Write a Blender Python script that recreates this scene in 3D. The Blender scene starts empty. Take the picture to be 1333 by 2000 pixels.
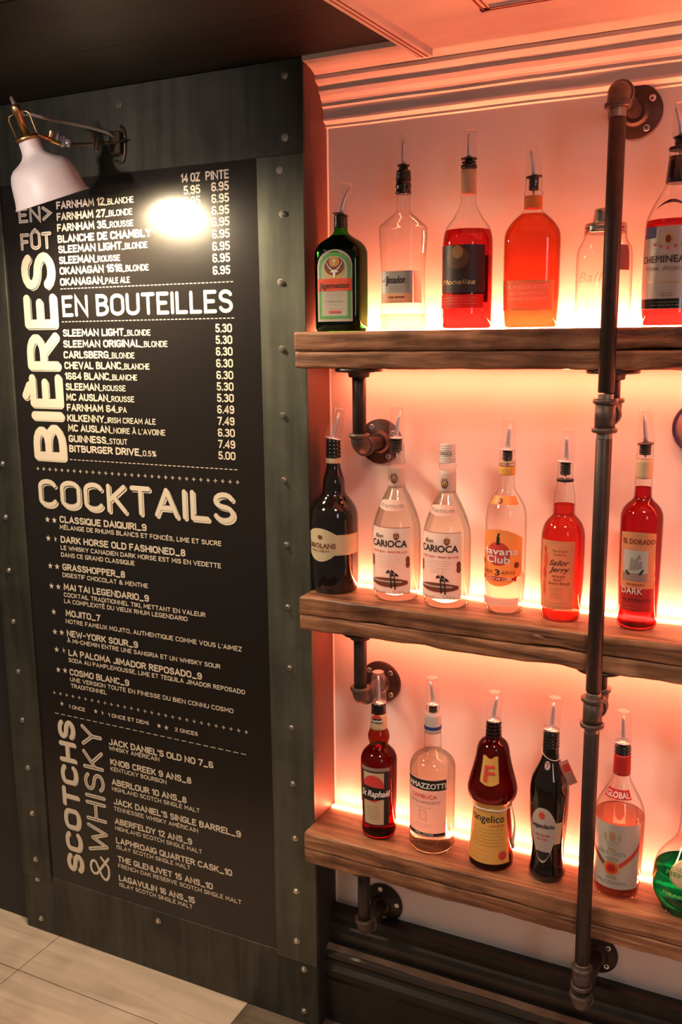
import bpy, math, random
from mathutils import Vector, noise
random.seed(4)
PI = math.pi
S = bpy.context.scene
COL = S.collection

# ------------------------------------------------------------------ camera
CAM = Vector((0, -1.65, 1.56)); F = 1805.4
R0 = Vector((0.8974420, 0.4410076, -0.0104940))    # image right
R1 = Vector((0.0722179, -0.1703465, -0.9827343))   # image down
R2 = Vector((-0.4351809, 0.8811892, -0.1847247))   # forward
cd = bpy.data.cameras.new('camera'); cam = bpy.data.objects.new('camera', cd); COL.objects.link(cam)
from mathutils import Matrix
m = Matrix.Identity(4)
for i in range(3):
    m[i][0] = R0[i]; m[i][1] = -R1[i]; m[i][2] = -R2[i]; m[i][3] = CAM[i]
cam.matrix_world = m
cd.sensor_fit = 'VERTICAL'; cd.sensor_height = 36; cd.sensor_width = 24
cd.lens = F / 2000 * 36; cd.clip_start = .02
S.camera = cam

# ------------------------------------------------------------------ world, light, exposure
S.view_settings.view_transform = 'Standard'; S.view_settings.look = 'None'
S.view_settings.gamma = 1; S.view_settings.use_curve_mapping = False
S.view_settings.exposure = 0.0
S.cycles.transparent_max_bounces = 32
S.cycles.max_bounces = 14
S.cycles.sample_clamp_indirect = 6
w = bpy.data.worlds.new('world'); S.world = w; w.use_nodes = True
bg = w.node_tree.nodes['Background']
bg.inputs[0].default_value = (1, .78, .62, 1); bg.inputs[1].default_value = .12

def area(name, loc, target, sx, sy, power, col, spread=180):
    l = bpy.data.lights.new(name, 'AREA'); l.shape = 'RECTANGLE'; l.size = sx; l.size_y = sy
    l.energy = power; l.color = col; l.spread = math.radians(spread)
    o = bpy.data.objects.new(name, l); COL.objects.link(o); o.location = loc
    o.rotation_euler = (Vector(target) - Vector(loc)).to_track_quat('-Z', 'Y').to_euler()
    return o
area('ceiling_lamp', (.3, -1.5, 2.9), (-.6, -.3, .6), .35, .35, 28, (1, .75, .53))
area('room_lamp', (-2.3, -1.9, 2.9), (-1.3, -.3, 0), .5, .5, 33, (1, .73, .50))
area('right_fill', (1.7, -2.6, 1.9), (-.4, 0, 1.1), .5, .9, 7, (1, .84, .84))  # added fill from the right for back wall and bottle reflections, no actual window
area('lampshade_fill', (-1.2, -2.6, 1.9), (-1.36, -.2, 1.84), .12, .12, .75, (1, .80, .72), 22)  # added narrow fill, unseen, brightens the enamel shade of the wall lamp
LED_COL = (1, .195, .085); LED = 380; LED_MID = 130; LED_DOWN = 82
BULB = 1000

# ------------------------------------------------------------------ helpers
def ray(x, y): return (x - 666.5) / F * R0 + (y - 1000) / F * R1 + R2
def hit(x, y, X=None, Y=None, Z=None):
    r = ray(x, y)
    t = (X - CAM.x) / r.x if X is not None else ((Y - CAM.y) / r.y if Y is not None else (Z - CAM.z) / r.z)
    return CAM + r * t
def proj(p):
    d = Vector(p) - CAM; q = d.dot(R2)
    return 666.5 + F * d.dot(R0) / q, 1000 + F * d.dot(R1) / q
def zcol(X, Y, y):
    """height at which the upright through (X, Y) meets image row y"""
    k = (y - 1000) / F; n = R1 - k * R2
    return CAM.z - (n.x * (X - CAM.x) + n.y * (Y - CAM.y)) / n.z

class MB:
    def __init__(s): s.v = []; s.f = []; s.sm = []
    def add(s, vs, fs, smooth=False):
        b = len(s.v); s.v += [tuple(p) for p in vs]
        s.f += [tuple(i + b for i in f) for f in fs]; s.sm += [smooth] * len(fs); return s
    def box(s, a, b):
        x0, x1 = sorted((a[0], b[0])); y0, y1 = sorted((a[1], b[1])); z0, z1 = sorted((a[2], b[2]))
        return s.add([(x0,y0,z0),(x1,y0,z0),(x1,y1,z0),(x0,y1,z0),(x0,y0,z1),(x1,y0,z1),(x1,y1,z1),(x0,y1,z1)],
                     [(0,3,2,1),(4,5,6,7),(0,1,5,4),(1,2,6,5),(2,3,7,6),(3,0,4,7)])
    def bbox(s, a, b, c=.001):
        """box with chamfered edges"""
        x0, x1 = sorted((a[0], b[0])); y0, y1 = sorted((a[1], b[1])); z0, z1 = sorted((a[2], b[2]))
        vs = []; fs = []
        rings = [(z0, c), (z0 + c, 0), (z1 - c, 0), (z1, c)]
        for z, i in rings:
            vs += [(x0+c, y0+i, z), (x1-c, y0+i, z), (x1-i, y0+c, z), (x1-i, y1-c, z), (x1-c, y1-i, z), (x0+c, y1-i, z), (x0+i, y1-c, z), (x0+i, y0+c, z)]
        for r in range(3):
            for k in range(8):
                fs.append((r*8+k, r*8+(k+1) % 8, r*8+8+(k+1) % 8, r*8+8+k))
        fs.append(tuple(range(7, -1, -1))); fs.append(tuple(range(24, 32)))
        return s.add(vs, fs)
    def rings(s, rr, close=True, smooth=True, caps=True):
        n = len(rr[0]); vs = [p for r in rr for p in r]; fs = []
        for i in range(len(rr) - 1):
            for k in range(n if close else n - 1):
                a = i*n + k; b = i*n + (k+1) % n
                fs.append((a, b, b+n, a+n))
        s.add(vs, fs, smooth)
        if caps and close:
            b = len(s.v) - len(vs)
            s.f.append(tuple(b + k for k in range(n-1, -1, -1))); s.f.append(tuple(b + (len(rr)-1)*n + k for k in range(n))); s.sm += [False, False]
        return s
    def lathe(s, base, axis, pts, n=32, smooth=True, caps=True):
        """pts (radius, distance along axis)"""
        ax = Vector(axis).normalized(); q = Vector((0, 0, 1)).rotation_difference(ax)
        rr = []
        for r, h in pts:
            rr.append([Vector(base) + q @ Vector((r*math.cos(2*PI*k/n), r*math.sin(2*PI*k/n), h)) for k in range(n)])
        return s.rings(rr, True, smooth, caps)
    def tube(s, path, rad, n=14, caps=True):
        P = [Vector(p) for p in path]; rr = []
        rad = rad if isinstance(rad, (list, tuple)) else [rad]*len(P)
        t0 = (P[1]-P[0]).normalized(); u = t0.orthogonal().normalized()
        for i, p in enumerate(P):
            t = ((P[min(i+1, len(P)-1)] - p).normalized() + (p - P[max(i-1, 0)]).normalized()).normalized()
            u = (u - t*u.dot(t)).normalized(); w2 = t.cross(u)
            rr.append([p + (u*math.cos(2*PI*k/n) + w2*math.sin(2*PI*k/n))*rad[i] for k in range(n)])
        return s.rings(rr, True, True, caps)
    def build(s, name, mat, parent=None, kind=None):
        me = bpy.data.meshes.new(name); off = parent_loc(parent)
        me.from_pydata([(v[0]-off.x, v[1]-off.y, v[2]-off.z) for v in s.v], [], s.f)
        me.polygons.foreach_set('use_smooth', s.sm); me.update()
        o = bpy.data.objects.new(name, me); COL.objects.link(o)
        if mat: me.materials.append(mat)
        if parent: o.parent = parent
        if kind: o['kind'] = kind
        return o
def parent_loc(p):
    v = Vector((0, 0, 0))
    while p: v += p.location; p = p.parent
    return v
def thing(name, label, cat, loc, group=None):
    o = bpy.data.objects.new(name, None); COL.objects.link(o); o.location = loc; o.empty_display_size = .02
    o['label'] = label; o['category'] = cat
    if group: o['group'] = group
    return o
def tag(o, label, cat, group=None):
    o['label'] = label; o['category'] = cat
    if group: o['group'] = group
    return o

# ------------------------------------------------------------------ materials
def new(name):
    m = bpy.data.materials.new(name); m.use_nodes = True; nt = m.node_tree
    return m, nt, nt.nodes, nt.links, nt.nodes['Principled BSDF']
def pm(name, c, rough=.5, metal=0, coat=0, var=0, scale=30, bump=0, stretch=(1,1,1), spec=.5, c2=None, emit=0):
    m, nt, N, L, b = new(name)
    b.inputs['Base Color'].default_value = (*c, 1); b.inputs['Roughness'].default_value = rough
    b.inputs['Metallic'].default_value = metal; b.inputs['Coat Weight'].default_value = coat
    b.inputs['Specular IOR Level'].default_value = spec
    if emit: b.inputs['Emission Color'].default_value = (*c, 1); b.inputs['Emission Strength'].default_value = emit
    if var or bump or c2:
        tc = N.new('ShaderNodeTexCoord'); mp = N.new('ShaderNodeMapping'); mp.inputs['Scale'].default_value = stretch
        g = N.new('ShaderNodeNewGeometry')
        nz = N.new('ShaderNodeTexNoise'); nz.inputs['Scale'].default_value = scale; nz.inputs['Detail'].default_value = 6
        L.new(g.outputs['Position'], mp.inputs['Vector']); L.new(mp.outputs[0], nz.inputs['Vector'])
        cr = N.new('ShaderNodeValToRGB'); cr.color_ramp.elements[0].position = .3; cr.color_ramp.elements[1].position = .7
        lo = c2 if c2 else tuple(x*(1-var) for x in c)
        cr.color_ramp.elements[0].color = (*lo, 1); cr.color_ramp.elements[1].color = (*c, 1)
        L.new(nz.outputs['Fac'], cr.inputs[0]); L.new(cr.outputs[0], b.inputs['Base Color'])
        if bump:
            bp = N.new('ShaderNodeBump'); bp.inputs['Strength'].default_value = bump; bp.inputs['Distance'].default_value = .002
            L.new(nz.outputs['Fac'], bp.inputs['Height']); L.new(bp.outputs[0], b.inputs['Normal'])
    return m

def steel_mat(name, c, c2, rough):
    m, nt, N, L, b = new(name)
    g = N.new('ShaderNodeNewGeometry')
    n1 = N.new('ShaderNodeTexNoise'); n1.inputs['Scale'].default_value = 5; n1.inputs['Detail'].default_value = 7; n1.inputs['Roughness'].default_value = .65
    mp = N.new('ShaderNodeMapping'); mp.inputs['Scale'].default_value = (9, 9, .8)
    n2 = N.new('ShaderNodeTexNoise'); n2.inputs['Scale'].default_value = 4; n2.inputs['Detail'].default_value = 4
    L.new(g.outputs['Position'], n1.inputs['Vector']); L.new(g.outputs['Position'], mp.inputs[0]); L.new(mp.outputs[0], n2.inputs['Vector'])
    mx = N.new('ShaderNodeMath'); mx.operation = 'ADD'; L.new(n1.outputs['Fac'], mx.inputs[0]); L.new(n2.outputs['Fac'], mx.inputs[1])
    cr = N.new('ShaderNodeValToRGB'); cr.color_ramp.elements[0].position = .40; cr.color_ramp.elements[1].position = .62
    cr.color_ramp.elements[0].color = (*c2, 1); cr.color_ramp.elements[1].color = (*c, 1)
    hf = N.new('ShaderNodeMath'); hf.operation = 'MULTIPLY'; hf.inputs[1].default_value = .5
    L.new(mx.outputs[0], hf.inputs[0]); L.new(hf.outputs[0], cr.inputs[0]); L.new(cr.outputs[0], b.inputs['Base Color'])
    b.inputs['Metallic'].default_value = .55
    mr = N.new('ShaderNodeMapRange'); mr.inputs['To Min'].default_value = rough - .08; mr.inputs['To Max'].default_value = rough + .12
    L.new(n1.outputs['Fac'], mr.inputs['Value']); L.new(mr.outputs[0], b.inputs['Roughness'])
    return m

def wood_mat(name, dark, mid, light, seed=0.0, rough=.5, axis=0, fine=1.0, blot=.75):
    """long-grained rough-sawn wood with knots and saw marks"""
    m, nt, N, L, b = new(name)
    g = N.new('ShaderNodeNewGeometry'); off = N.new('ShaderNodeVectorMath'); off.inputs[1].default_value = (seed*3.1, seed*1.7, seed*2.3)
    L.new(g.outputs['Position'], off.inputs[0])
    mp = N.new('ShaderNodeMapping'); sc = [14*fine, 14*fine, 22*fine]; sc[axis] = 1.3*fine; mp.inputs['Scale'].default_value = sc
    L.new(off.outputs[0], mp.inputs[0])
    n1 = N.new('ShaderNodeTexNoise'); n1.inputs['Scale'].default_value = 2.2; n1.inputs['Detail'].default_value = 9; n1.inputs['Roughness'].default_value = .62; n1.inputs['Distortion'].default_value = 1.1
    L.new(mp.outputs[0], n1.inputs['Vector'])
    n3 = N.new('ShaderNodeTexNoise'); n3.inputs['Scale'].default_value = 9; n3.inputs['Detail'].default_value = 5
    L.new(off.outputs[0], n3.inputs['Vector'])
    cr = N.new('ShaderNodeValToRGB'); e = cr.color_ramp.elements
    e[0].position = .34; e[0].color = (*dark, 1); e[1].position = .68; e[1].color = (*light, 1)
    k = e.new(.5); k.color = (*mid, 1)
    L.new(n1.outputs['Fac'], cr.inputs[0])
    c3 = N.new('ShaderNodeValToRGB'); c3.color_ramp.elements[0].position = .33; c3.color_ramp.elements[1].position = .52
    c3.color_ramp.elements[0].color = (.28, .25, .24, 1); c3.color_ramp.elements[1].color = (1, 1, 1, 1)
    L.new(n3.outputs['Fac'], c3.inputs[0])
    mx = N.new('ShaderNodeMix'); mx.data_type = 'RGBA'; mx.blend_type = 'MULTIPLY'; mx.inputs['Factor'].default_value = blot
    L.new(cr.outputs[0], mx.inputs['A']); L.new(c3.outputs[0], mx.inputs['B']); L.new(mx.outputs['Result'], b.inputs['Base Color'])
    bp = N.new('ShaderNodeBump'); bp.inputs['Strength'].default_value = .55; bp.inputs['Distance'].default_value = .002
    L.new(n1.outputs['Fac'], bp.inputs['Height']); L.new(bp.outputs[0], b.inputs['Normal'])
    b.inputs['Roughness'].default_value = rough
    return m

def glass_thin(name, tint, edge, gloss=.04, haze=0.0, rough=.02):
    """thin-walled bottle glass: see-through, darker where the wall is seen edge-on"""
    m, nt, N, L, b = new(name); N.remove(b)
    out = N['Material Output']
    tr = N.new('ShaderNodeBsdfTransparent'); gl = N.new('ShaderNodeBsdfGlossy'); gl.inputs['Roughness'].default_value = rough
    lw = N.new('ShaderNodeLayerWeight'); lw.inputs['Blend'].default_value = .25
    cr = N.new('ShaderNodeValToRGB'); cr.color_ramp.elements[0].position = .30; cr.color_ramp.elements[1].position = .90
    cr.color_ramp.elements[0].color = (*tint, 1); cr.color_ramp.elements[1].color = (*edge, 1)
    L.new(lw.outputs['Facing'], cr.inputs[0]); L.new(cr.outputs[0], tr.inputs[0])
    pw = N.new('ShaderNodeMath'); pw.operation = 'POWER'; pw.inputs[1].default_value = 5
    l2 = N.new('ShaderNodeLayerWeight'); l2.inputs['Blend'].default_value = .5; L.new(l2.outputs['Facing'], pw.inputs[0])
    fr = N.new('ShaderNodeMath'); fr.operation = 'MULTIPLY_ADD'; fr.inputs[1].default_value = .45; fr.inputs[2].default_value = gloss; L.new(pw.outputs[0], fr.inputs[0])
    mx = N.new('ShaderNodeMixShader'); L.new(fr.outputs[0], mx.inputs[0]); L.new(tr.outputs[0], mx.inputs[1]); L.new(gl.outputs[0], mx.inputs[2])
    last = mx
    if haze:
        df = N.new('ShaderNodeBsdfTranslucent'); df.inputs[0].default_value = (.9, .9, .9, 1)
        d2 = N.new('ShaderNodeBsdfDiffuse'); d2.inputs[0].default_value = (.9, .9, .9, 1)
        ad = N.new('ShaderNodeMixShader'); ad.inputs[0].default_value = .5; L.new(df.outputs[0], ad.inputs[1]); L.new(d2.outputs[0], ad.inputs[2])
        m2 = N.new('ShaderNodeMixShader'); m2.inputs[0].default_value = haze
        L.new(mx.outputs[0], m2.inputs[1]); L.new(ad.outputs[0], m2.inputs[2]); last = m2
    L.new(last.outputs[0], out.inputs['Surface'])
    return m
def liquid(name, c, ior=1.33, body=0.0, bodyc=None):
    m, nt, N, L, b = new(name); N.remove(b); out = N['Material Output']
    rf = N.new('ShaderNodeBsdfRefraction'); rf.inputs['Color'].default_value = (*c, 1); rf.inputs['IOR'].default_value = ior; rf.inputs['Roughness'].default_value = .0
    tp = N.new('ShaderNodeBsdfTransparent'); tp.inputs[0].default_value = (*c, 1)
    mx = N.new('ShaderNodeMixShader'); mx.inputs[0].default_value = .6
    L.new(rf.outputs[0], mx.inputs[1]); L.new(tp.outputs[0], mx.inputs[2]); last = mx
    if body:
        df = N.new('ShaderNodeBsdfTranslucent'); df.inputs[0].default_value = (*(bodyc or c), 1)
        m2 = N.new('ShaderNodeMixShader'); m2.inputs[0].default_value = body
        L.new(mx.outputs[0], m2.inputs[1]); L.new(df.outputs[0], m2.inputs[2]); last = m2
    L.new(last.outputs[0], out.inputs['Surface'])
    return m
def label_mat(name, c, c2=None, tr=.35, rough=.45):
    """paper label: lets some of the backlight through"""
    m, nt, N, L, b = new(name); out = N['Material Output']
    b.inputs['Base Color'].default_value = (*c, 1); b.inputs['Roughness'].default_value = rough
    t = N.new('ShaderNodeBsdfTranslucent'); t.inputs[0].default_value = (*c, 1)
    mx = N.new('ShaderNodeMixShader'); mx.inputs[0].default_value = tr
    L.new(b.outputs[0], mx.inputs[1]); L.new(t.outputs[0], mx.inputs[2]); L.new(mx.outputs[0], out.inputs['Surface'])
    if c2:
        g = N.new('ShaderNodeNewGeometry'); nz = N.new('ShaderNodeTexNoise'); nz.inputs['Scale'].default_value = 40
        L.new(g.outputs['Position'], nz.inputs['Vector']); mi = N.new('ShaderNodeMix'); mi.data_type = 'RGBA'
        mi.inputs['A'].default_value = (*c, 1); mi.inputs['B'].default_value = (*c2, 1)
        L.new(nz.outputs['Fac'], mi.inputs['Factor']); L.new(mi.outputs['Result'], b.inputs['Base Color'])
    return m

M = {}
M['wall'] = pm('white_painted_plaster', (.80, .78, .76), .75, var=.05, scale=8, bump=.12)
M['side'] = pm('dark_painted_return', (.13, .055, .045), .55, var=.25, scale=14)
M['steel'] = steel_mat('dark_rolled_steel', (.080, .082, .066), (.036, .037, .030), .50)
M['strip'] = steel_mat('grey_green_steel', (.125, .132, .105), (.066, .07, .055), .48)
M['bolt'] = pm('bolt_steel', (.55, .52, .45), .3, 1)
M['print'] = pm('black_satin_print', (.013, .011, .010), .25, spec=.5)
M['ink'] = pm('cream_print', (.72, .64, .52), .5)
M['inkline'] = pm('black_print_line', (.02, .017, .015), .5)
M['blackwall'] = pm('black_painted_wall', (.018, .018, .019), .6, var=.3, scale=6)
M['ceil'] = wood_mat('dark_stained_ceiling', (.006, .004, .003), (.014, .010, .007), (.024, .017, .012), 5, .5, fine=.5)
M['cream'] = pm('white_gloss_wood', (.76, .72, .68), .5, var=.14, scale=22, bump=.35, stretch=(.25, 1, 1))
M['seam'] = pm('red_brown_seam', (.22, .05, .035), .7)
M['floor'] = wood_mat('pale_floor_plank', (.52, .41, .31), (.62, .50, .39), (.70, .58, .46), 2, .55, fine=.8, blot=.22)
M['floor2'] = wood_mat('brown_floor_plank', (.12, .09, .065), (.16, .12, .09), (.20, .155, .115), 7, .55, fine=.8)
M['grout'] = pm('floor_joint', (.10, .075, .055), .8)
M['baseb'] = pm('black_gloss_paint', (.020, .016, .014), .32, var=.5, scale=20, bump=.3, stretch=(.3, 1, 1))
M['worn'] = pm('worn_paint_edge', (.15, .10, .07), .5, var=.7, scale=25, stretch=(.4, 1, 1))
M['pipe'] = pm('black_iron_pipe', (.040, .027, .024), .45, .35, var=.45, scale=35, bump=.25)
M['fitting'] = pm('malleable_iron_fitting', (.11, .080, .072), .45, .4, var=.35, scale=50, bump=.3)
M['thread'] = pm('bare_thread', (.36, .31, .27), .4, .8)
M['zinc'] = pm('zinc_screw', (.75, .75, .78), .3, 1)
M['hole'] = pm('dark_recess', (.02, .02, .02), .8)
M['spout'] = pm('chrome_spout', (.80, .80, .88), .28, .75)
M['rubber'] = pm('black_rubber', (.012, .012, .013), .38)
M['blackgloss'] = pm('black_gloss_cap', (.012, .010, .010), .16, coat=.5)
M['brass'] = pm('brass', (.75, .47, .2), .28, 1)
M['enamel'] = pm('white_enamel', (.78, .72, .68), .4, coat=.1)
M['enamel_in'] = pm('white_enamel_inside', (.9, .88, .82), .5)
M['cord'] = pm('woven_grey_cord', (.33, .27, .22), .8, var=.4, scale=300)
M['dkmetal'] = pm('dark_bracket_metal', (.10, .075, .05), .4, .8)
M['clear'] = glass_thin('clear_glass', (.97, .97, .96), (.40, .30, .24), gloss=.05)
M['cap'] = glass_thin('clear_plastic', (.97, .97, .97), (.92, .91, .90), gloss=.03, haze=.07)
M['captop'] = glass_thin('clear_plastic_top', (.95, .95, .95), (.8, .8, .8), haze=.5)
M['greenglass'] = glass_thin('green_glass', (.10, .55, .08), (.03, .03, .015))
M['brownglass'] = glass_thin('amber_glass', (.55, .12, .05), (.12, .02, .01))
M['l_clear'] = liquid('clear_spirit', (1, .985, .94))
M['l_red'] = liquid('ruby_spirit', (.80, .150, .170))
M['l_orange'] = liquid('butterscotch_spirit', (.95, .37, .22))
M['l_spiced'] = liquid('spiced_spirit', (.92, .24, .21))
M['l_dark'] = liquid('dark_spirit', (.72, .095, .12))
M['l_raph'] = liquid('red_aperitif', (.58, .022, .018))
M['l_brown'] = liquid('brown_liqueur', (.48, .035, .012))
M['l_green'] = liquid('mint_liqueur', (.02, .62, .36), body=.75, bodyc=(.003, .13, .085))
M['l_peach'] = liquid('pale_spirit', (.98, .72, .66))
M['black'] = pm('black_glass', (.008, .005, .004), .06, coat=.6)
M['vdark'] = pm('dark_herbal_liqueur', (.012, .006, .004), .12)
M['steelcap'] = pm('brushed_steel_lid', (.62, .58, .52), .22, 1)
W = label_mat('white_label', (.78, .74, .72)); M['white'] = W
M['pinkwhite'] = label_mat('off_white_label', (.80, .68, .64), tr=.45)
M['cream_l'] = label_mat('cream_label', (.85, .72, .50), (.75, .60, .38))
M['green_l'] = label_mat('green_label', (.10, .34, .09), tr=.1)
M['orange_l'] = label_mat('orange_red_label', (.85, .10, .04), tr=.2)
M['brown_l'] = label_mat('brown_label', (.22, .06, .03), tr=.2)
M['gold'] = pm('gold_ink', (.72, .50, .20), .35, .6)
M['tan'] = label_mat('tan_label', (.62, .42, .20), (.70, .34, .18), tr=.35)
M['ink_blk'] = pm('black_ink', (.02, .016, .015), .5)
M['ink_wht'] = pm('white_ink', (.85, .82, .78), .5)
M['ink_gry'] = pm('grey_ink', (.28, .24, .22), .5)
M['ink_red'] = pm('red_ink', (.62, .05, .04), .5)
M['ink_blu'] = pm('blue_ink', (.03, .05, .22), .5)
M['navy_l'] = label_mat('dark_portrait_label', (.030, .026, .036), (.05, .035, .03), tr=.1)
M['skin_l'] = label_mat('warm_blur', (.16, .08, .05), tr=.1)
M['red_l'] = label_mat('red_label', (.55, .03, .03), tr=.25)
M['yellow_l'] = label_mat('yellow_label', (.88, .56, .16), (.85, .48, .10), tr=.3)
M['amber_l'] = label_mat('amber_neck_label', (.80, .36, .10), tr=.35)
M['foil'] = label_mat('beige_foil', (.62, .48, .30), tr=.1)
M['silver'] = pm('silver_grey_label', (.52, .49, .46), .4, .2)
M['rope'] = pm('white_rope', (.75, .66, .56), .8)
M['pinktag'] = label_mat('pink_tag', (.75, .38, .30), tr=.3)
M['greytag'] = pm('brown_grey_sticker', (.30, .19, .17), .6)
M['blue_rim'] = pm('dark_blue_rim', (.03, .02, .09), .3)
M['lav'] = pm('lavender_face', (.36, .30, .36), .45, var=.25, scale=60)
def emit(name, c, s):
    m, nt, N, L, b = new(name)
    b.inputs['Base Color'].default_value = (0, 0, 0, 1); b.inputs['Emission Color'].default_value = (*c, 1); b.inputs['Emission Strength'].default_value = s
    return m
M['led'] = emit('led_strip_light', LED_COL, LED); M['led_mid'] = emit('led_strip_light_mid', LED_COL, LED_MID); M['led_down'] = emit('led_strip_light_down', LED_COL, LED_DOWN)
M['bulb'] = emit('bulb_light', (1, .78, .50), BULB)

# ------------------------------------------------------------------ stroke lettering (rounded condensed capitals)
def arc(cx, cy, rx, ry, a0, a1, n=7):
    return [(cx + rx*math.cos(math.radians(a0+(a1-a0)*i/n)), cy + ry*math.sin(math.radians(a0+(a1-a0)*i/n))) for i in range(n+1)]
def oval(w_, n=7): return arc(w_/2, 1-w_/2, w_/2, w_/2, 0, 180, n) + arc(w_/2, w_/2, w_/2, w_/2, 180, 360, n) + [(w_, 1-w_/2)]
G = {
 'A': (.54, [[(0,0),(.27,1),(.54,0)], [(.1,.3),(.44,.3)]]),
 'B': (.46, [[(0,0),(0,1),(.2,1)] + arc(.2,.77,.22,.23,90,-90) + [(0,.54)], [(.2,.54)] + arc(.2,.27,.26,.27,90,-90) + [(0,0)]]),
 'C': (.46, [arc(.23,.77,.23,.23,20,180) + arc(.23,.23,.23,.23,180,340)]),
 'D': (.48, [[(0,0),(0,1),(.18,1)] + arc(.18,.7,.3,.3,90,0) + arc(.18,.3,.3,.3,0,-90) + [(0,0)]]),
 'E': (.40, [[(.4,1),(0,1),(0,0),(.4,0)], [(0,.52),(.33,.52)]]),
 'F': (.40, [[(.4,1),(0,1),(0,0)], [(0,.5),(.33,.5)]]),
 'G': (.48, [arc(.24,.76,.24,.24,25,180) + arc(.24,.24,.24,.24,180,360) + [(.48,.44),(.27,.44)]]),
 'H': (.48, [[(0,0),(0,1)], [(.48,0),(.48,1)], [(0,.52),(.48,.52)]]),
 'I': (.0, [[(0,0),(0,1)]]),
 'J': (.40, [[(.4,1),(.4,.22)] + arc(.2,.22,.2,.22,0,-165)]),
 'K': (.46, [[(0,0),(0,1)], [(.44,1),(.02,.42)], [(.14,.58),(.46,0)]]),
 'L': (.38, [[(0,1),(0,0),(.38,0)]]),
 'M': (.60, [[(0,0),(.04,1),(.3,.3),(.56,1),(.6,0)]]),
 'N': (.50, [[(0,0),(0,1),(.5,0),(.5,1)]]),
 'O': (.50, [oval(.50)]),
 'P': (.44, [[(0,0),(0,1),(.2,1)] + arc(.2,.74,.24,.26,90,-90) + [(0,.48)]]),
 'Q': (.50, [oval(.50), [(.3,.22),(.54,-.06)]]),
 'R': (.46, [[(0,0),(0,1),(.2,1)] + arc(.2,.75,.24,.25,90,-90) + [(0,.5)], [(.2,.5),(.46,0)]]),
 'S': (.44, [arc(.22,.77,.21,.23,20,180,6) + arc(.22,.77,.21,.24,180,250,3) + arc(.22,.25,.22,.27,70,0,3) + arc(.22,.25,.22,.25,0,-160,7)]),
 'T': (.46, [[(0,1),(.46,1)], [(.23,1),(.23,0)]]),
 'U': (.48, [[(0,1),(0,.24)] + arc(.24,.24,.24,.24,180,360) + [(.48,1)]]),
 'V': (.52, [[(0,1),(.26,0),(.52,1)]]),
 'W': (.74, [[(0,1),(.18,0),(.37,.8),(.56,0),(.74,1)]]),
 'X': (.50, [[(0,0),(.5,1)], [(0,1),(.5,0)]]),
 'Y': (.50, [[(0,1),(.25,.46),(.5,1)], [(.25,.46),(.25,0)]]),
 'Z': (.44, [[(0,1),(.44,1),(0,0),(.44,0)]]),
 '0': (.44, [oval(.44)]), '1': (.16, [[(0,.8),(.16,1),(.16,0)]]),
 '2': (.42, [arc(.21,.77,.21,.23,160,-20) + [(0,0),(.42,0)]]),
 '3': (.42, [arc(.2,.77,.2,.23,150,-90), arc(.2,.27,.22,.27,90,-150)]),
 '4': (.46, [[(.36,0),(.36,1),(0,.28),(.46,.28)]]),
 '5': (.42, [[(.38,1),(.06,1),(.04,.56)] + arc(.2,.3,.22,.3,110,-150)]),
 '6': (.44, [arc(.22,.76,.22,.24,30,180) + [(0,.25)] + arc(.22,.27,.22,.27,180,540,14)]),
 '7': (.42, [[(0,1),(.42,1),(.14,0)]]),
 '8': (.44, [arc(.22,.76,.19,.24,-90,270,12), arc(.22,.26,.22,.26,90,450,12)]),
 '9': (.44, [arc(.22,.73,.22,.27,0,360,14) + [(.44,.25)] + arc(.22,.24,.22,.24,0,-150)]),
 '.': (.02, [[(0,.0),(.02,.0)]]), ',': (.05, [[(.05,.04),(0,-.14)]]), "'": (.0, [[(0,1),(0,.8)]]),
 '-': (.3, [[(0,.48),(.3,.48)]]), '_': (.42, [[(0,-.06),(.42,-.06)]]), '>': (.4, [[(0,.95),(.38,.5),(0,.05)]]),
 '+': (.6, [[(0,.5),(.6,.5)], [(.3,.2),(.3,.8)]]),
 '%': (.6, [arc(.13,.8,.12,.18,0,360,10), arc(.47,.2,.12,.18,0,360,10), [(.5,1),(.1,0)]]),
 '&': (.56, [[(.56,0),(.12,.66)] + arc(.26,.8,.16,.2,200,-30,8) + [(.08,.4)] + arc(.24,.22,.22,.22,140,300,7) + [(.54,.4)]]),
}
ACC = {'É': ('E', [[(.12,1.14),(.28,1.30)]]), 'È': ('E', [[(.28,1.14),(.12,1.30)]]), 'À': ('A', [[(.34,1.14),(.18,1.28)]]), 'Û': ('U', [[(.08,1.14),(.24,1.32),(.4,1.14)]])}
for k_, (b_, s_) in ACC.items(): G[k_] = (G[b_][0], G[b_][1] + s_)
GAP = .21
def stroke_len(t):
    x = 0
    for c in t: x += (.30 if c == ' ' else G[c][0] + GAP)
    return x - GAP
def strokes(t):
    """polylines of a string, cap height 1, from x = 0; returns (list, width)"""
    out = []; x = 0
    for c in t:
        if c == ' ': x += .30; continue
        w_, pl = G[c]
        for q in pl: out.append([(x + a, b_) for a, b_ in q])
        x += w_ + GAP
    return out, x - GAP
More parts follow.
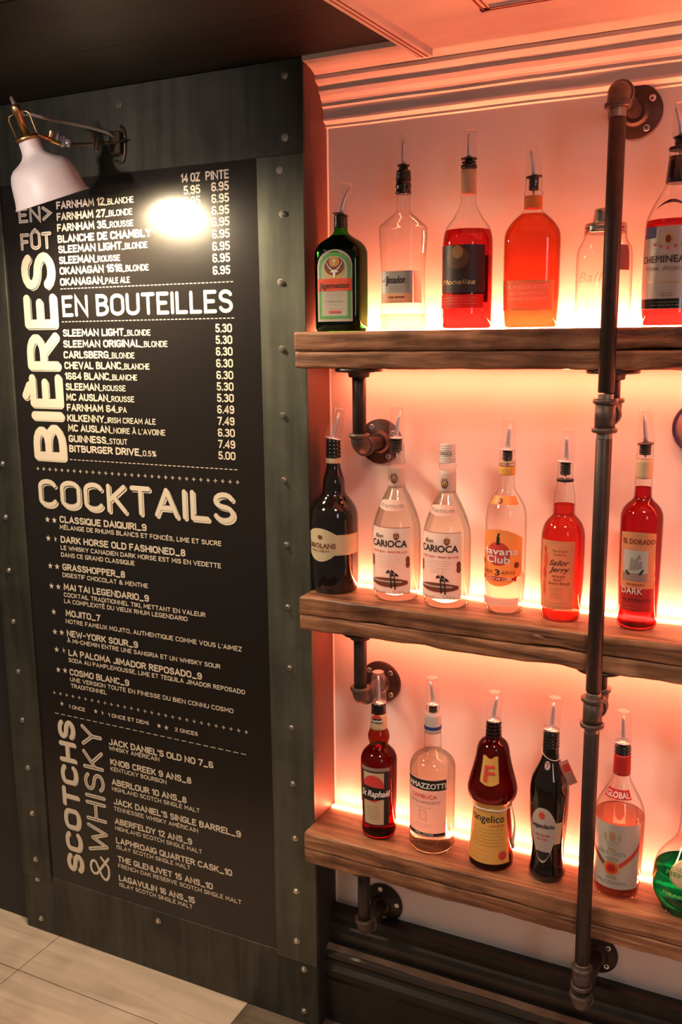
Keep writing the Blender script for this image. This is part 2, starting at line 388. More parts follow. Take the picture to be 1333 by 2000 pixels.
def ribbon(pts, hw):
    """flat ribbon with round ends; list of 2-D polygons"""
    P = [Vector(p) for p in pts]; Q = [P[0]]
    for p in P[1:]:
        if (p - Q[-1]).length > 1e-6: Q.append(p)
    P = Q
    if len(P) < 2: return []
    if hw > .0045:      # broad strokes: plain segments with a round joint at every bend
        out = []
        for a, b_ in zip(P, P[1:]):
            d = (b_-a).normalized(); nn = Vector((-d.y, d.x))*hw; out.append([a-nn, b_-nn, b_+nn, a+nn])
        for p in P: out.append([p + Vector((math.cos(PI*j/10), math.sin(PI*j/10)))*hw for j in range(20)])
        return out
    closed = (P[0] - P[-1]).length < 1e-5
    polys = []; L_ = []; R_ = []
    n = len(P)
    for i in range(n):
        a = P[i-1] if i > 0 else (P[-2] if closed else None); b = P[i+1] if i < n-1 else (P[1] if closed else None)
        d1 = (P[i]-a).normalized() if a is not None else None; d2 = (b-P[i]).normalized() if b is not None else None
        if d1 is None: d1 = d2
        if d2 is None: d2 = d1
        t = d1 + d2
        if t.length < .5: t = d2
        t.normalize(); nn = Vector((-t.y, t.x)); k = 1/max(.5, abs(nn.dot(Vector((-d2.y, d2.x)))))
        L_.append(P[i] + nn*hw*k); R_.append(P[i] - nn*hw*k)
    for i in range(n-1): polys.append([R_[i], R_[i+1], L_[i+1], L_[i]])
    if not closed:
        for p, d in ((P[0], P[0]-P[1]), (P[-1], P[-1]-P[-2])):
            a0 = math.atan2(d.y, d.x) - PI/2
            polys.append([p + Vector((math.cos(a0+PI*j/6), math.sin(a0+PI*j/6)))*hw for j in range(7)])
    return polys
def nudge(p, k): return (p[0], p[1] - k*.000003, p[2])
def stroke_text(mb, t, w_, h_, hw, fmap):
    """fmap maps flat (x, y) metres to a 3-D point"""
    pl, tw = strokes(t); sx = (w_ - 2*hw)/max(tw, .01); sy = h_ - 2*hw
    k = 0
    for q in pl:
        for poly in ribbon([(hw + x*sx, hw + y*sy) for x, y in q], hw):
            ar = sum(poly[i-1].x*poly[i].y - poly[i].x*poly[i-1].y for i in range(len(poly)))
            if ar < 0: poly = poly[::-1]
            k = (k + 1) % 61; mb.add([nudge(fmap(p.x, p.y), k) for p in poly], [tuple(range(len(poly)))])

# built-in outline font for the upright lower-case words
_tc = {}
def font_mesh(t):
    if t in _tc: return _tc[t]
    c = bpy.data.curves.new('tmp', 'FONT'); c.body = t; c.size = 1; c.resolution_u = 3; c.fill_mode = 'FRONT'
    o = bpy.data.objects.new('tmp', c); me = o.to_mesh()
    vs = [(v.co.x, v.co.y) for v in me.vertices]; fs = [tuple(p.vertices) for p in me.polygons]
    o.to_mesh_clear(); bpy.data.objects.remove(o); bpy.data.curves.remove(c)
    x0 = min(v[0] for v in vs); x1 = max(v[0] for v in vs)
    cap = .72
    _tc[t] = ([((x-x0)/cap, y/cap) for x, y in vs], fs, (x1-x0)/cap)
    return _tc[t]

# ------------------------------------------------------------------ setting
XN = -.885; XR = .9; YB = .095; CEIL = 2.083; XL = -1.778
PT = 1.910; PB = .171; PX0 = -1.677; PX1 = -.990
Z1, Z2, Z3 = 1.573, 1.043, .519; TH = .070; YF = -.056

floor = MB().box((-3.2, -3.2, -.06), (XR, .12, -.004)).build('floor', M['grout'], kind='structure')
rows = [.12, -.148, -.308, -.468, -.628, -.788]
for r in range(len(rows)-1):
    off = [0, 0, .31, .12, .40][r]; x = -1.667 - .59*3 + off
    while x < XR:
        dark = (r == 0 and abs(x + 1.077) < .02)
        y0 = rows[r+1] + .0015; y1 = rows[r] - .0015
        MB().bbox((x+.0012, y0, -.008), (min(x+.59, XR)-.0012, y1, 0 - random.uniform(0, .0006)), .0012).build('plank', M['floor2' if dark else 'floor'], floor)
        x += .59
w1 = MB().box((XN-.002, YB, 0), (XR, YB+.06, CEIL)).build('wall_back', M['wall'], kind='structure')
MB().box((XN-.04, .004, 0), (XN, YB+.05, CEIL)).build('wall_return', M['side'], kind='structure')
# uneven plaster edge where the back wall meets the return
mb = MB(); rr = []
for i in range(60):
    z = .27 + i*(CEIL-.3)/59; d = .0016 + .0014*noise.noise((0, 0, z*9)); rr.append([(XN, YB-.002, z), (XN+d, YB-.002, z), (XN+d+.002, YB, z), (XN, YB, z)])
mb.rings(rr, True, False)
mb.build('trim_5', M['wall'], kind='structure')

cl = MB().box((XL, .0058, 0), (XN-.002, .05, CEIL)).build('wall_front', M['blackwall'], kind='structure')
MB().box((-3.2, .022, 0), (XL, .06, CEIL)).build('wall_left', M['blackwall'], kind='structure')
def plate(x0, x1, z0, z1, y0, mat): return MB().bbox((x0, y0, z0), (x1, .0055, z1), .0012).build('steel_plate', mat, cl)
plate(XL, XN, PT, CEIL-.001, -.0022, M['steel'])
plate(XL, XN, .002, PB, -.0022, M['steel'])
plate(PX1, XN, PB-.012, PT, -.0060, M['strip'])
plate(XL, PX0, PB-.012, PT, -.0060, M['steel'])
# black sheet on the return below the lowest shelf, standing in for shade
MB().box((XN-.004, .0056, .002), (XN+.0012, .085, .45)).build('shade_sheet', M['blackwall'], cl)
# bolts
def bolt_mesh():
    mb = MB(); mb.lathe((0, 0, 0), (0, -1, 0), [(.0075, -.002), (.0075, .0006), (.0052, .0008), (.0052, .0042), (.0044, .0052), (0.0001, .0054)], 16)
    me = bpy.data.meshes.new('bolt'); me.from_pydata(mb.v, [], mb.f); me.materials.append(M['bolt']); return me
BM = bolt_mesh()
BOLTS = [(546.5,332),(552,418),(548.3,552),(551,682),(553,811),(555.5,938),(560,1064),(562.5,1186),(566,1304.5),(569.5,1421),(572,1530),(577,1637),(579,1740),(580,1837.5),
 (593,1895),(593,1976),(554.5,146),(555,268),(229.5,203),(308,1800),(72,1718),(79,1795),(5,906),(11,1010),(17.5,1114),(26.5,1214),(36,1311.5),(44,1406),(55,1499),(63,1588),(70,1678)]
for x, y in BOLTS:
    p = hit(x, y, Y=-.006); o = bpy.data.objects.new('bolt', BM); COL.objects.link(o)
    inner = PB < p.z < PT
    o.location = (p.x, -.006 if inner else -.0022, p.z); o.rotation_euler = (0, random.uniform(0, 1), 0); o.parent = cl

# dark timber ceiling over the panel, in boards
cg = MB().box((-3.2, -.72, CEIL+.012), (XR, .15, CEIL+.05)).build('ceiling', M['blackwall'], kind='structure')
edges = [-3.2, -2.62, -2.02, -1.46, -1.08, -.50]
ys = [.03, -.22, -.47, -.72]
for i in range(len(ys)-1):
    MB().bbox((-3.2, ys[i+1]+.001, CEIL-.001*(i % 2)), (-.55, ys[i]-.001, CEIL+.013), .0015).build('board', M['ceil'], cg)

# crown moulding on the niche back wall (profile swept along X)
def sweep(prof, x0, x1, n=60, amp=.0008, seed=0, end=0):
    rr = []
    for i in range(n+1):
        x = x0 + (x1-x0)*i/n
        rr.append([(x + (end*noise.noise((y*60, z*60, seed)) if i == 0 else 0), y + amp*noise.noise((x*7, z*40, seed)), z + amp*noise.noise((x*7, z*40+9, seed))) for y, z in prof])
    return MB().rings(rr, True, False)
zr = 1.56
crown = [(YB, zr+.523), (-.006, zr+.523), (-.004, zr+.514), (.012, zr+.512), (.030, zr+.508), (.040, zr+.503), (.046, zr+.500)]
crown_top = crown + [(YB, zr+.500)]
c1 = sweep(crown_top, XN, XR, seed=1, end=.004).build('trim_1', M['cream'], kind='structure')
low = [(YB, zr+.503), (.050, zr+.503), (.046, zr+.498), (.047, zr+.492), (.054, zr+.487), (.060, zr+.484), (.062, zr+.480), (.061, zr+.474), (.066, zr+.466), (.074, zr+.459), (.076, zr+.455),
       (.076, zr+.449), (.080, zr+.446), (.0815, zr+.430), (.0800, zr+.427), (.0805, zr+.423), (.086, zr+.420), (.090, zr+.417), (.090, zr+.413), (YB, zr+.411)]
c2 = sweep(low, XN, XR, seed=2, end=.004).build('trim_2', M['cream'], kind='structure')

# white panelled soffit hung just under the ceiling
SZ = zr + .485
a0 = hit(641, 0, Z=SZ); a1 = hit(815, 107, Z=SZ); d = (a1 - a0); a00 = a0 - d*1.1
bk = a1.y + .004
b0, b1 = hit(684.7, 0, Z=SZ), hit(835, 95.7, Z=SZ); b00 = b0 - (b1-b0)*1.1
mb = MB()
low_ = [(b00.x, b00.y), (b1.x, bk-.004), (XR, bk-.004), (XR, b00.y)]
mb.add([(x, y, SZ+.006) for x, y in low_] + [(x, y, SZ+.022) for x, y in low_], [(0,1,2,3), (7,6,5,4), (0,4,5,1), (1,5,6,2), (2,6,7,3), (3,7,4,0)])
sf = mb.build('ceiling_panel', M['cream'], kind='structure')
# edge batten with seams
mb = MB()
q = [(a00.x, a00.y), (a1.x, bk), (b1.x, bk), (b00.x, b00.y)]
def prism(q, z0, z1, mb):
    n = len(q)
    return mb.add([(x, y, z0) for x, y in q] + [(x, y, z1) for x, y in q], [tuple(range(n-1, -1, -1)), tuple(range(n, 2*n))] + [(k, (k+1) % n, n+(k+1) % n, n+k) for k in range(n)])
prism(q, SZ-.004, SZ+.02, mb)
mb.build('edge_batten', M['cream'], sf)
mb = MB()
for f0, f1 in ((.30, .36), (.62, .70)):
    qa = [Vector(q[0]).lerp(Vector(q[3]), f0), Vector(q[1]).lerp(Vector(q[2]), f0), Vector(q[1]).lerp(Vector(q[2]), f1), Vector(q[0]).lerp(Vector(q[3]), f1)]
    prism([(v.x, v.y) for v in qa], SZ-.0048, SZ-.003, mb)
mb.build('batten_seam', M['seam'], sf)
# raised rectangular moulding on the soffit
l0 = hit(910, 0, Z=SZ); l1 = hit(942, 27, Z=SZ); r1 = hit(1190, -6, Z=SZ)
dx = l1.x; dy = l1.y
for k, (o_, wd, mt, pr) in enumerate(((0, .016, 'cream', .004), (.0035, .0035, 'seam', .0048), (.0125, .0025, 'seam', .0048))):
    mb = MB()
    z0 = SZ + .006 - pr
    mb.box((dx+o_, dy-o_-wd, z0), (XR-.1, dy-o_, SZ+.008)); mb.box((dx+o_, -.6, z0), (dx+o_+wd, dy-o_, SZ+.008))
    mb.build('panel_moulding' if k == 0 else 'moulding_seam', M[mt], sf)

# black baseboard at the foot of the niche
def zz(Y, y): return zcol(-.86, Y, y)
bp = [(YB, zz(YB, 1766)), (.078, zz(.078, 1774)), (.066, zz(.066, 1782)), (.062, zz(.062, 1794)), (.068, zz(.068, 1806)), (.064, zz(.064, 1812)), (.060, zz(.060, 1822)), (.060, zz(.060, 1846))]
lowb = [(.060, zz(.060, 1846)), (.034, zz(.034, 1858)), (.028, zz(.028, 1864)), (.028, zz(.028, 1872)), (.036, zz(.036, 1876)), (.032, zz(.032, 1884)), (.024, zz(.024, 1896)), (.026, zz(.026, 1908)), (.034, zz(.034, 1916)), (.034, 0)]
sweep(bp + [(YB, bp[-1][1])], XN, XR, 40, .0006, 3).build('baseboard_back', M['baseb'], kind='structure')
sweep(lowb + [(YB, 0), (YB, lowb[0][1])], XN, XR, 40, .0006, 4).build('baseboard_lower', M['baseb'], kind='structure')
ze = zz(.034, 1858)
sweep([(.0345, ze-.0035), (.052, ze+.0035), (.050, ze+.006), (.033, ze-.001)], XN+.002, XR, 50, .0012, 6).build('trim_4', M['worn'], kind='structure')

# ------------------------------------------------------------------ menu board
menu = thing('menu_board', 'tall black drinks menu with cream lettering framed by steel plates', 'menu', ((PX0+PX1)/2, 0, PB))
MB().bbox((PX0-.004, -.0008, PB-.006), (PX1+.004, .0055, PT+.006), .0005).build('board', M['print'], menu)
YP = -.0011
CR = {1: (2.5635, 0, 180), 2: (2.5635, 0, 600), 3: (2.5635, 0, 900), 4: (2.15, 0, 1300)}
def cp(c, x, y):
    s, ox, oy = CR[c]; return ox + x/s, oy + y/s
def wallpt(c, x, y): return hit(*cp(c, x, y), Y=YP)
def mtext(mb, t, x0, z, x1, h, hw, Y=YP):
    stroke_text(mb, t, x1-x0, h, hw, lambda a, b_: (x0+a, Y, z+b_))
head, body, fine, price, line_ = MB(), MB(), MB(), MB(), MB()
def avz(c, x0, y0, x1, y1): return (wallpt(c, x0, y0).z + wallpt(c, x1, y1).z)/2
H_B, H_T = .0168, .0132
def row(c, bold, thin, x0, y0, xm, x1):
    p = wallpt(c, x0, y0); xa = wallpt(c, xm, y0).x
    mtext(body, bold, p.x, p.z, xa, H_B, .0018)
    if thin: mtext(fine, thin, xa - .001, p.z, wallpt(c, x1, y0).x, H_T, .0011)
for a in [("FARNHAM 12","_BLANCHE",283,588,525,672),("FARNHAM 27","_BLONDE",285,645,530,665),("FARNHAM 35","_ROUSSE",287,700,535,670),
    ("BLANCHE DE CHAMBLY","",290,756,760,760),("SLEEMAN LIGHT","_BLONDE",293,808,612,740),("SLEEMAN","_ROUSSE",297,862,475,603),
    ("OKANAGAN 1516","_BLONDE",300,915,615,747),("OKANAGAN","_PALE ALE",302,970,515,652)]: row(1, *a)
for a in [("SLEEMAN LIGHT","_BLONDE",316,148,622,755),("SLEEMAN ORIGINAL","_BLONDE",318,203,705,840),("CARLSBERG","_BLONDE",320,257,545,675),
    ("CHEVAL BLANC","_BLANCHE",324,310,608,750),("1664 BLANC","_BLANCHE",326,363,548,688),("SLEEMAN","_ROUSSE",330,416,500,630),
    ("MC AUSLAN","_ROUSSE",333,468,542,673),("FARNHAM 64","_IPA",336,520,580,635),("KILKENNY","_IRISH CREAM ALE",338,572,523,780),
    ("MC AUSLAN","_NOIRE À L'AVOINE",342,622,552,828),("GUINNESS","_STOUT",345,675,533,638),("BITBURGER DRIVE","_0.5%",348,725,698,783)]: row(2, *a)
def pr(c, t, x0, y, x1, h=.0178, hw=.0016):
    p = wallpt(c, x0, y); mtext(price, t, p.x, p.z, wallpt(c, x1, y).x, h, hw)
pr(1, "14 OZ", 907, 455, 1003); pr(1, "PINTE", 1030, 443, 1148)
pr(1, "5.95", 920, 515, 1005); pr(1, "5.95", 922, 570, 1006)
for i, y in enumerate([498,557,616,674,734,795,854,915]): pr(1, "6.95", 1059+i, y, 1148+i)
for i, (t, y) in enumerate(zip("5.30 5.30 6.30 6.30 6.30 5.30 5.30 6.49 7.49 6.30 7.49 5.00".split(), [127,185,243,302,361,418,475,532,590,648,705,762])):
    pr(2, t, 1079+i*1.4, y, 1163+i*1.6)
def dashes(c, x0, y0, x1, y1, n, th=.0018):
    a = wallpt(c, x0, y0); b_ = wallpt(c, x1, y1); z = (a.z+b_.z)/2; p_ = (b_.x-a.x)/n
    for i in range(n): line_.add([(a.x+i*p_, YP, z-th/2), (a.x+(i+.66)*p_, YP, z-th/2), (a.x+(i+.66)*p_, YP, z+th/2), (a.x+i*p_, YP, z+th/2)], [(0,1,2,3)])
def pluses(c, x0, y0, x1, y1, n, r=.0042, th=.0009):
    a = wallpt(c, x0, y0); b_ = wallpt(c, x1, y1); z = (a.z+b_.z)/2
    for i in range(n):
        x = a.x + (b_.x-a.x)*i/(n-1)
        for u, v in ((r, th), (th, r)): line_.add([(x-u, YP, z-v), (x+u, YP, z-v), (x+u, YP, z+v), (x-u, YP, z+v)], [(0,1,2,3)])
dashes(1, 303, 993, 1175, 940, 46); dashes(1, 310, 1158, 1180, 1122, 46); dashes(2, 350, 767, 1198, 810, 38)
pluses(3, 190, 42, 1190, 104, 31); pluses(4, 228, 110, 1035, 283, 29); dashes(4, 230, 195, 1045, 380, 28)
def outlined(t, x0, z, x1, h, hw, rot=False, shadow=.0035, inline=True):
    f = (lambda a, b_, o=0, y=0: (x0 - b_, YP-y, z + a)) if rot else (lambda a, b_, o=0, y=0: (x0+a, YP-y, z+b_))
    w_ = x1
    if shadow:
        stroke_text(head, t, w_, h, hw, lambda a, b_: f(a + shadow*(-1 if rot else 1)*.7, b_ - shadow*.7))
        stroke_text(line2, t, w_, h, hw + .0011, lambda a, b_: f(a, b_, 0, .00022)) if hw > .004 else None
    stroke_text(head, t, w_, h, hw, lambda a, b_: f(a, b_, 0, .00044 if shadow else 0))
    if inline: stroke_text(line2, t, w_, h, hw, lambda a, b_: f(a, b_, 0, 0)) if False else None
line2 = MB()
# big headings
p = wallpt(1, 315, 1133); p1 = wallpt(1, 1168, 1097); outlined("EN BOUTEILLES", p.x, (p.z+p1.z)/2, p1.x-p.x, .0475, .0040, shadow=0)
def hollow(t, x0, z, w_, h, hw, rot=False):
    f = (lambda a, b_, y: (x0 - b_, YP-y, z + a)) if rot else (lambda a, b_, y: (x0+a, YP-y, z+b_))
    stroke_text(head, t, w_, h, hw, lambda a, b_: f(a, b_, 0))
    pl, tw = strokes(t); sx = (w_-2*hw)/tw; sy = h-2*hw
    for q in pl:
        for poly in ribbon([(hw+x*sx, hw+y*sy) for x, y in q], hw*.16): line2.add([f(v.x, v.y, .0003) for v in poly], [tuple(range(len(poly)))])
p = wallpt(1, 95, 658); p1 = wallpt(1, 262, 646); hollow("EN>", p.x, p.z, p1.x-p.x, .034, .0036)
p = wallpt(1, 106, 795); p1 = wallpt(1, 262, 783); hollow("FÛT", p.x, p.z, p1.x-p.x, .038, .0040)
p = wallpt(3, 200, 236); p1 = wallpt(3, 1180, 308); outlined("COCKTAILS", p.x, (p.z+p1.z)/2, p1.x-p.x, .068, .0056, shadow=.0060)
# upright headings reading upwards
p = hit(126.5, 901, Y=YP); p1 = hit(107, 491, Y=YP); outlined("BIÈRES", (p.x+p1.x)/2+.001, p.z, p1.z-p.z, .100, .0102, rot=True, shadow=.0045)
p = wallpt(4, 352, 876); p1 = wallpt(4, 316, 236); outlined("SCOTCHS", (p.x+p1.x)/2, p.z, p1.z-p.z, .056, .0065, rot=True, shadow=.0025)
p = wallpt(4, 463, 800); p1 = wallpt(4, 421, 262); hollow("WHISKY", (p.x+p1.x)/2, p.z, p1.z-p.z, .066, .0050, rot=True)
p2 = wallpt(4, 466, 915); stroke_text(head, "&", p.z-p2.z-.006, .066, .0034, lambda a, b_: ((p.x+p1.x)/2 - b_, YP, p2.z + a))
def star(c, x, y, r, half=False):
    p = wallpt(c, x, y); pts = []
    for k in range(10):
        rr_ = r if k % 2 == 0 else r*.42; a = PI/2 + k*PI/5; pts.append((p.x + rr_*math.cos(a), YP, p.z + rr_*math.sin(a)))
    if half: pts = [q for q in pts if q[0] > p.x - r*.05]; pts = [(p.x, YP, p.z-r*.42)] + sorted(pts, key=lambda q: math.atan2(q[2]-p.z, q[0]-p.x))
    line_.add([(p.x, YP, p.z)] + pts, [(0, 1+k, 1+(k+1) % len(pts)) for k in range(len(pts))] if not half else [tuple(range(1, len(pts)+1))])
CK = [("CLASSIQUE DAIQUIRI_9",300,312,735,350),("DARK HORSE OLD FASHIONED_8",305,412,930,478),("GRASSHOPPER_8",314,550,628,585),("MAI TAI LEGENDARIO_9",320,650,747,704),
 ("MOJITO_7",330,780,503,803),("NEW-YORK SOUR_9",336,882,692,936),("LA PALOMA JIMADOR REPOSADO_9",344,978,1012,1095),("COSMO BLANC_9",350,1075,648,1127)]
CD = [("MÉLANGE DE RHUMS BLANCS ET FONCÉS, LIME ET SUCRE",300,345,1110,425),("LE WHISKY CANADIEN DARK HORSE EST MIS EN VEDETTE",305,446,1108,538),("DANS CE GRAND CLASSIQUE",307,482,675,523),
 ("DIGESTIF CHOCOLAT & MENTHE",314,583,742,637),("COCKTAIL TRADITIONNEL TIKI, METTANT EN VALEUR",321,683,1030,781),("LA COMPLEXITÉ DU VIEUX RHUM LEGENDARIO",322,712,940,805),
 ("NOTRE FAMEUX MOJITO, AUTHENTIQUE COMME VOUS L'AIMEZ",330,814,1212,955),("À MI-CHEMIN ENTRE UNE SANGRIA ET UN WHISKY SOUR",337,910,1105,1042),
 ("SODA AU PAMPLEMOUSSE, LIME ET TEQUILA JIMADOR REPOSADO",344,1008,1228,1170),("UNE VERSION TOUTE EN FINESSE DU BIEN CONNU COSMO",352,1104,1170,1265),("TRADITIONNEL",356,1137,535,1170)]
WK = [("JACK DANIEL'S OLD NO 7_6",457,332,897,433),("KNOB CREEK 9 ANS_8",464,415,805,500),("ABERLOUR 10 ANS_8",470,500,785,580),("JACK DANIEL'S SINGLE BARREL_9",477,582,1013,724),
 ("ABERFELDY 12 ANS_9",483,665,808,754),("LAPHROAIG QUARTER CASK_10",488,745,976,886),("THE GLENLIVET 15 ANS_10",495,823,895,942),("LAGAVULIN 16 ANS_15",500,902,820,1002)]
WD = [("WHISKY AMÉRICAIN",458,353,670,405),("KENTUCKY BOURBON",465,440,700,500),("HIGHLAND SCOTCH SINGLE MALT",471,525,840,620),("TENNESSEE WHISKY AMÉRICAIN",479,608,833,703),
 ("HIGHLAND SCOTCH SINGLE MALT",485,690,850,792),("ISLAY SCOTCH SINGLE MALT",490,768,800,860),("FRENCH OAK RESERVE SCOTCH SINGLE MALT",497,847,1015,1005),("ISLAY SCOTCH SINGLE MALT",502,928,810,1022)]
def lines(c, L_, mb, h, hw):
    for t, x0, y0, x1, y1 in L_:
        a = wallpt(c, x0, y0); b_ = wallpt(c, x1, y1); mtext(mb, t, a.x, (a.z+b_.z)/2, b_.x, h, hw)
lines(3, CK, body, .0168, .00175); lines(3, CD, fine, .0112, .0010)
lines(4, WK, body, .0170, .0018); lines(4, WD, fine, .0115, .0010)
for k, (x, y, n) in enumerate([(238,294,2),(242,388,1.5),(252,526,2),(258,627,2),(269,756,1),(275,856,2),(284,945,1.5),(292,1046,2)]):
    star(3, x, y, .0082)
    if n == 2: star(3, x+34, y+4, .0082)
    if n == 1.5: star(3, x+32, y+4, .0082, True)
star(4, 260, 160, .0066); star(4, 402, 192, .0066); star(4, 428, 198, .0066, True); star(4, 668, 253, .0066); star(4, 699, 261, .0066)
lines(4, [("1 ONCE",290,180,358,193),("1 ONCE ET DEMI",455,215,625,250),("2 ONCES",735,275,832,297)], body, .0100, .0010)
head.build('heading_lettering', M['ink'], menu); body.build('item_lettering', M['ink'], menu); fine.build('description_lettering', M['ink'], menu)
price.build('price_lettering', M['ink'], menu); line_.build('rule_marks', M['ink'], menu, 'stuff'); line2.build('heading_inline', M['inkline'], menu, 'stuff')

# ------------------------------------------------------------------ shelves
def plank_mesh(x0, x1, y0, y1, z0, z1, seed, rag=.0016, n=150):
    """rough board: soft-cornered section swept along X with hewn, chipped edges"""
    c = .0045; rr = []
    sec = []
    for (cx, cy, a0) in ((y0+c, z0+c, 180), (y1-c, z0+c, 270), (y1-c, z1-c, 0), (y0+c, z1-c, 90)):
        for j in range(4): a = math.radians(a0 + j*30); sec.append((cx + c*math.cos(a), cy + c*math.sin(a)))
    dense = []
    for i in range(16):
        a, b_ = sec[i], sec[(i+1) % 16]; k = 7 if math.dist(a, b_) > .01 else 1
        for j in range(k): dense.append((a[0]+(b_[0]-a[0])*j/k, a[1]+(b_[1]-a[1])*j/k))
    my, mz = (y0+y1)/2, (z0+z1)/2
    for i in range(n+5):
        e = 1.0
        if i == 0: x, e = x0, .80
        elif i == 1: x, e = x0+.0006, .93
        elif i == 2: x, e = x0+.0025, .99
        else: x = x0 + .004 + (x1-x0-.004)*(i-3)/(n+1)
        ring = []
        for (y, z) in dense:
            fy = (y < my-.3*(y1-y0)*0) and y < y0+.012
            d = rag*(noise.noise((x*14+seed, y*30, z*45)) + .6*noise.noise((x*45+seed, y*60, z*90)))
            nick = max(0, noise.noise((x*9+seed*3, z*20, 5.5)) - .28)*.012 if fy else 0
            ey = y0+.055 if True else my
            yy = (my + (y-my)*(1-(1-e)*.12)) + d + nick; z_ = mz + (z-mz)*(1-(1-e)*.35) + (d*.8 - (nick*.5 if z > mz else -nick*.9) if fy else d*.12 if z > mz else d*.7)
            ring.append((x + rag*.9*noise.noise((seed, y*40, z*60)) * (1 if i < 4 else 0), yy, min(z_, z1)))
        rr.append(ring)
    return MB().rings(rr, True, True)
def shelf(zt, label, seed, down, cols):
    s = thing('wooden_shelf', label, 'shelf', (XN, 0, zt-TH), 'rough wooden shelves in the niche')
    mid = zt - .037
    mA = wood_mat('reclaimed_board_a%d' % seed, *cols, seed=seed, rough=.48); mB = wood_mat('reclaimed_board_b%d' % seed, *cols, seed=seed+3.3, rough=.55)
    plank_mesh(XN+.0003, XR-.02, YF, .080, mid+.0004, zt, seed*7.1).build('board', mA, s)
    plank_mesh(XN+.0008, XR-.02, YF+.001, .080, zt-TH, mid-.0004, seed*7.1+50, .002).build('board', mB, s)
    # light strip tucked between the back edge and the wall
    MB().box((XN+.004, .0700, zt+.0002), (XR-.03, .0785, zt+.0022)).build('light_strip', M['led' if seed == 1 else 'led_mid'], s)
    if down: MB().box((XN+.040, .0430, zt-TH-.0024), (XR-.03, .0530, zt-TH-.0004)).build('light_strip', M['led_down'], s)
    return s
WC = ((.08, .030, .016), (.28, .120, .060), (.52, .27, .145))
shelf(Z1, 'rough wooden shelf at eye level, topmost of the three', 1, True, WC)
shelf(Z2, 'rough wooden shelf between the upper and lower ones, with the white rum bottles', 2, True, WC)
shelf(Z3, 'rough wooden shelf nearest the floor, above the black baseboard', 3, False, WC)
# ------------------------------------------------------------------ wall lamp
YL = -.205
oc = hit(103, 391, Y=YL)
v = (oc - CAM).normalized(); a = (43*R0 + 106*R1); a = (a - v*a.dot(v)).normalized()
top = oc - a*.116
lb = hit(240, 283, Y=-.0025)
lamp = thing('wall_lamp', 'white enamel lamp with brass collar on a folding arm, lighting the menu', 'lamp', (lb.x, -.0025, lb.z))
pr_o = [(.0195,0),(.020,.008),(.0205,.018),(.0225,.027),(.0265,.033),(.037,.040),(.049,.046),(.0575,.055),(.0625,.068),(.066,.085),(.0685,.100),(.0715,.111),(.0738,.1145),(.0740,.1158)]
pr_i = [(r_-.0012, h) for r_, h in pr_o][::-1]
MB().lathe(top, a, pr_o + [(.0728,.1160)], 48, True, False).build('shade', M['enamel'], lamp)
MB().lathe(top, a, [(.0728,.1160)] + pr_i + [(.0005, .001)], 48, True, False).build('shade_lining', M['enamel_in'], lamp)
MB().lathe(top, a, [(.0005,-.006),(.021,-.006),(.0235,-.004),(.0235,.0015),(.021,.003)], 32).build('collar', M['brass'], lamp)
MB().lathe(top, a, [(.0005,-.062),(.0075,-.062),(.0085,-.058),(.0085,-.046),(.0068,-.044),(.0068,-.006),(.0005,-.006)], 20).build('lamp_holder', M['brass'], lamp)
ux = (R0 - a*R0.dot(a)).normalized()
for sg in (-1, 1):
    for u_ in (ux,):
        q0 = top - a*.005 + u_*sg*.0205; q1 = top - a*.040 + u_*sg*.0215; q2 = top - a*.046 + u_*sg*.017; q3 = top - a*.047 + u_*sg*.007
        q4 = top - a*.005 + u_*sg*.013
        MB().tube([q4, q0, q1, q2, q3], .0012, 8).build('cage_wire', M['brass'], lamp)
bulb_c = top + a*.088
MB().lathe(top + a*.012, a, [(.0005,0),(.013,0),(.0135,.016),(.018,.028),(.0255,.042),(.029,.058),(.0275,.073),(.020,.085),(.010,.0915),(.0005,.093)], 32).build('bulb', M['bulb'], lamp)
# arm from the wall bracket to the collar
br = [hit(236, 247, Y=-.0045), hit(241, 250, Y=-.0045), hit(244, 262, Y=-.0045), hit(244.5, 300, Y=-.0045), hit(241, 315, Y=-.0045), hit(234, 318, Y=-.0045), hit(227, 314, Y=-.0045)]
MB().tube(br, .0035, 10).build('wall_bracket', M['dkmetal'], lamp)
bx = hit(226, 280, Y=-.012)
MB().bbox((bx.x-.012, -.020, bx.z-.022), (bx.x+.014, -.0025, bx.z+.024), .003).build('wall_plate', M['dkmetal'], lamp)
j0 = hit(226, 279, Y=-.022); j1 = hit(186, 280, Y=-.07); j2 = hit(136, 283, Y=-.135); j3 = hit(112, 279, Y=-.175); j4 = top + ux*.020 - a*.002
MB().tube([hit(248, 271, Y=-.012), j0, j1, j2], .0026, 10).build('arm', M['dkmetal'], lamp)
MB().tube([j2, j3, j4], .0042, 10).build('arm', M['brass'], lamp)
def barrel(p, ax, r_, h, name, mat): return MB().lathe(Vector(p) - Vector(ax)*h/2, ax, [(.0005,0),(r_*.85,0),(r_,h*.12),(r_,h*.88),(r_*.85,h),(.0005,h)], 18).build(name, mat, lamp)
for k, (pt, yy) in enumerate((((183, 272), -.072), ((190, 284), -.070), ((110, 268), -.165), ((122, 276), -.160))):
    barrel(hit(*pt, Y=yy), (0, .25, 1), .0055, .026 if k < 2 else .020, 'arm_joint', M['dkmetal'] if k < 2 else M['spout'])
barrel(hit(99, 262, Y=-.18), (.4, 0, 1), .005, .018, 'wing_nut', M['brass']); barrel(hit(132, 279, Y=-.150), (1, .2, -.4), .0075, .012, 'wing_nut', M['spout'])
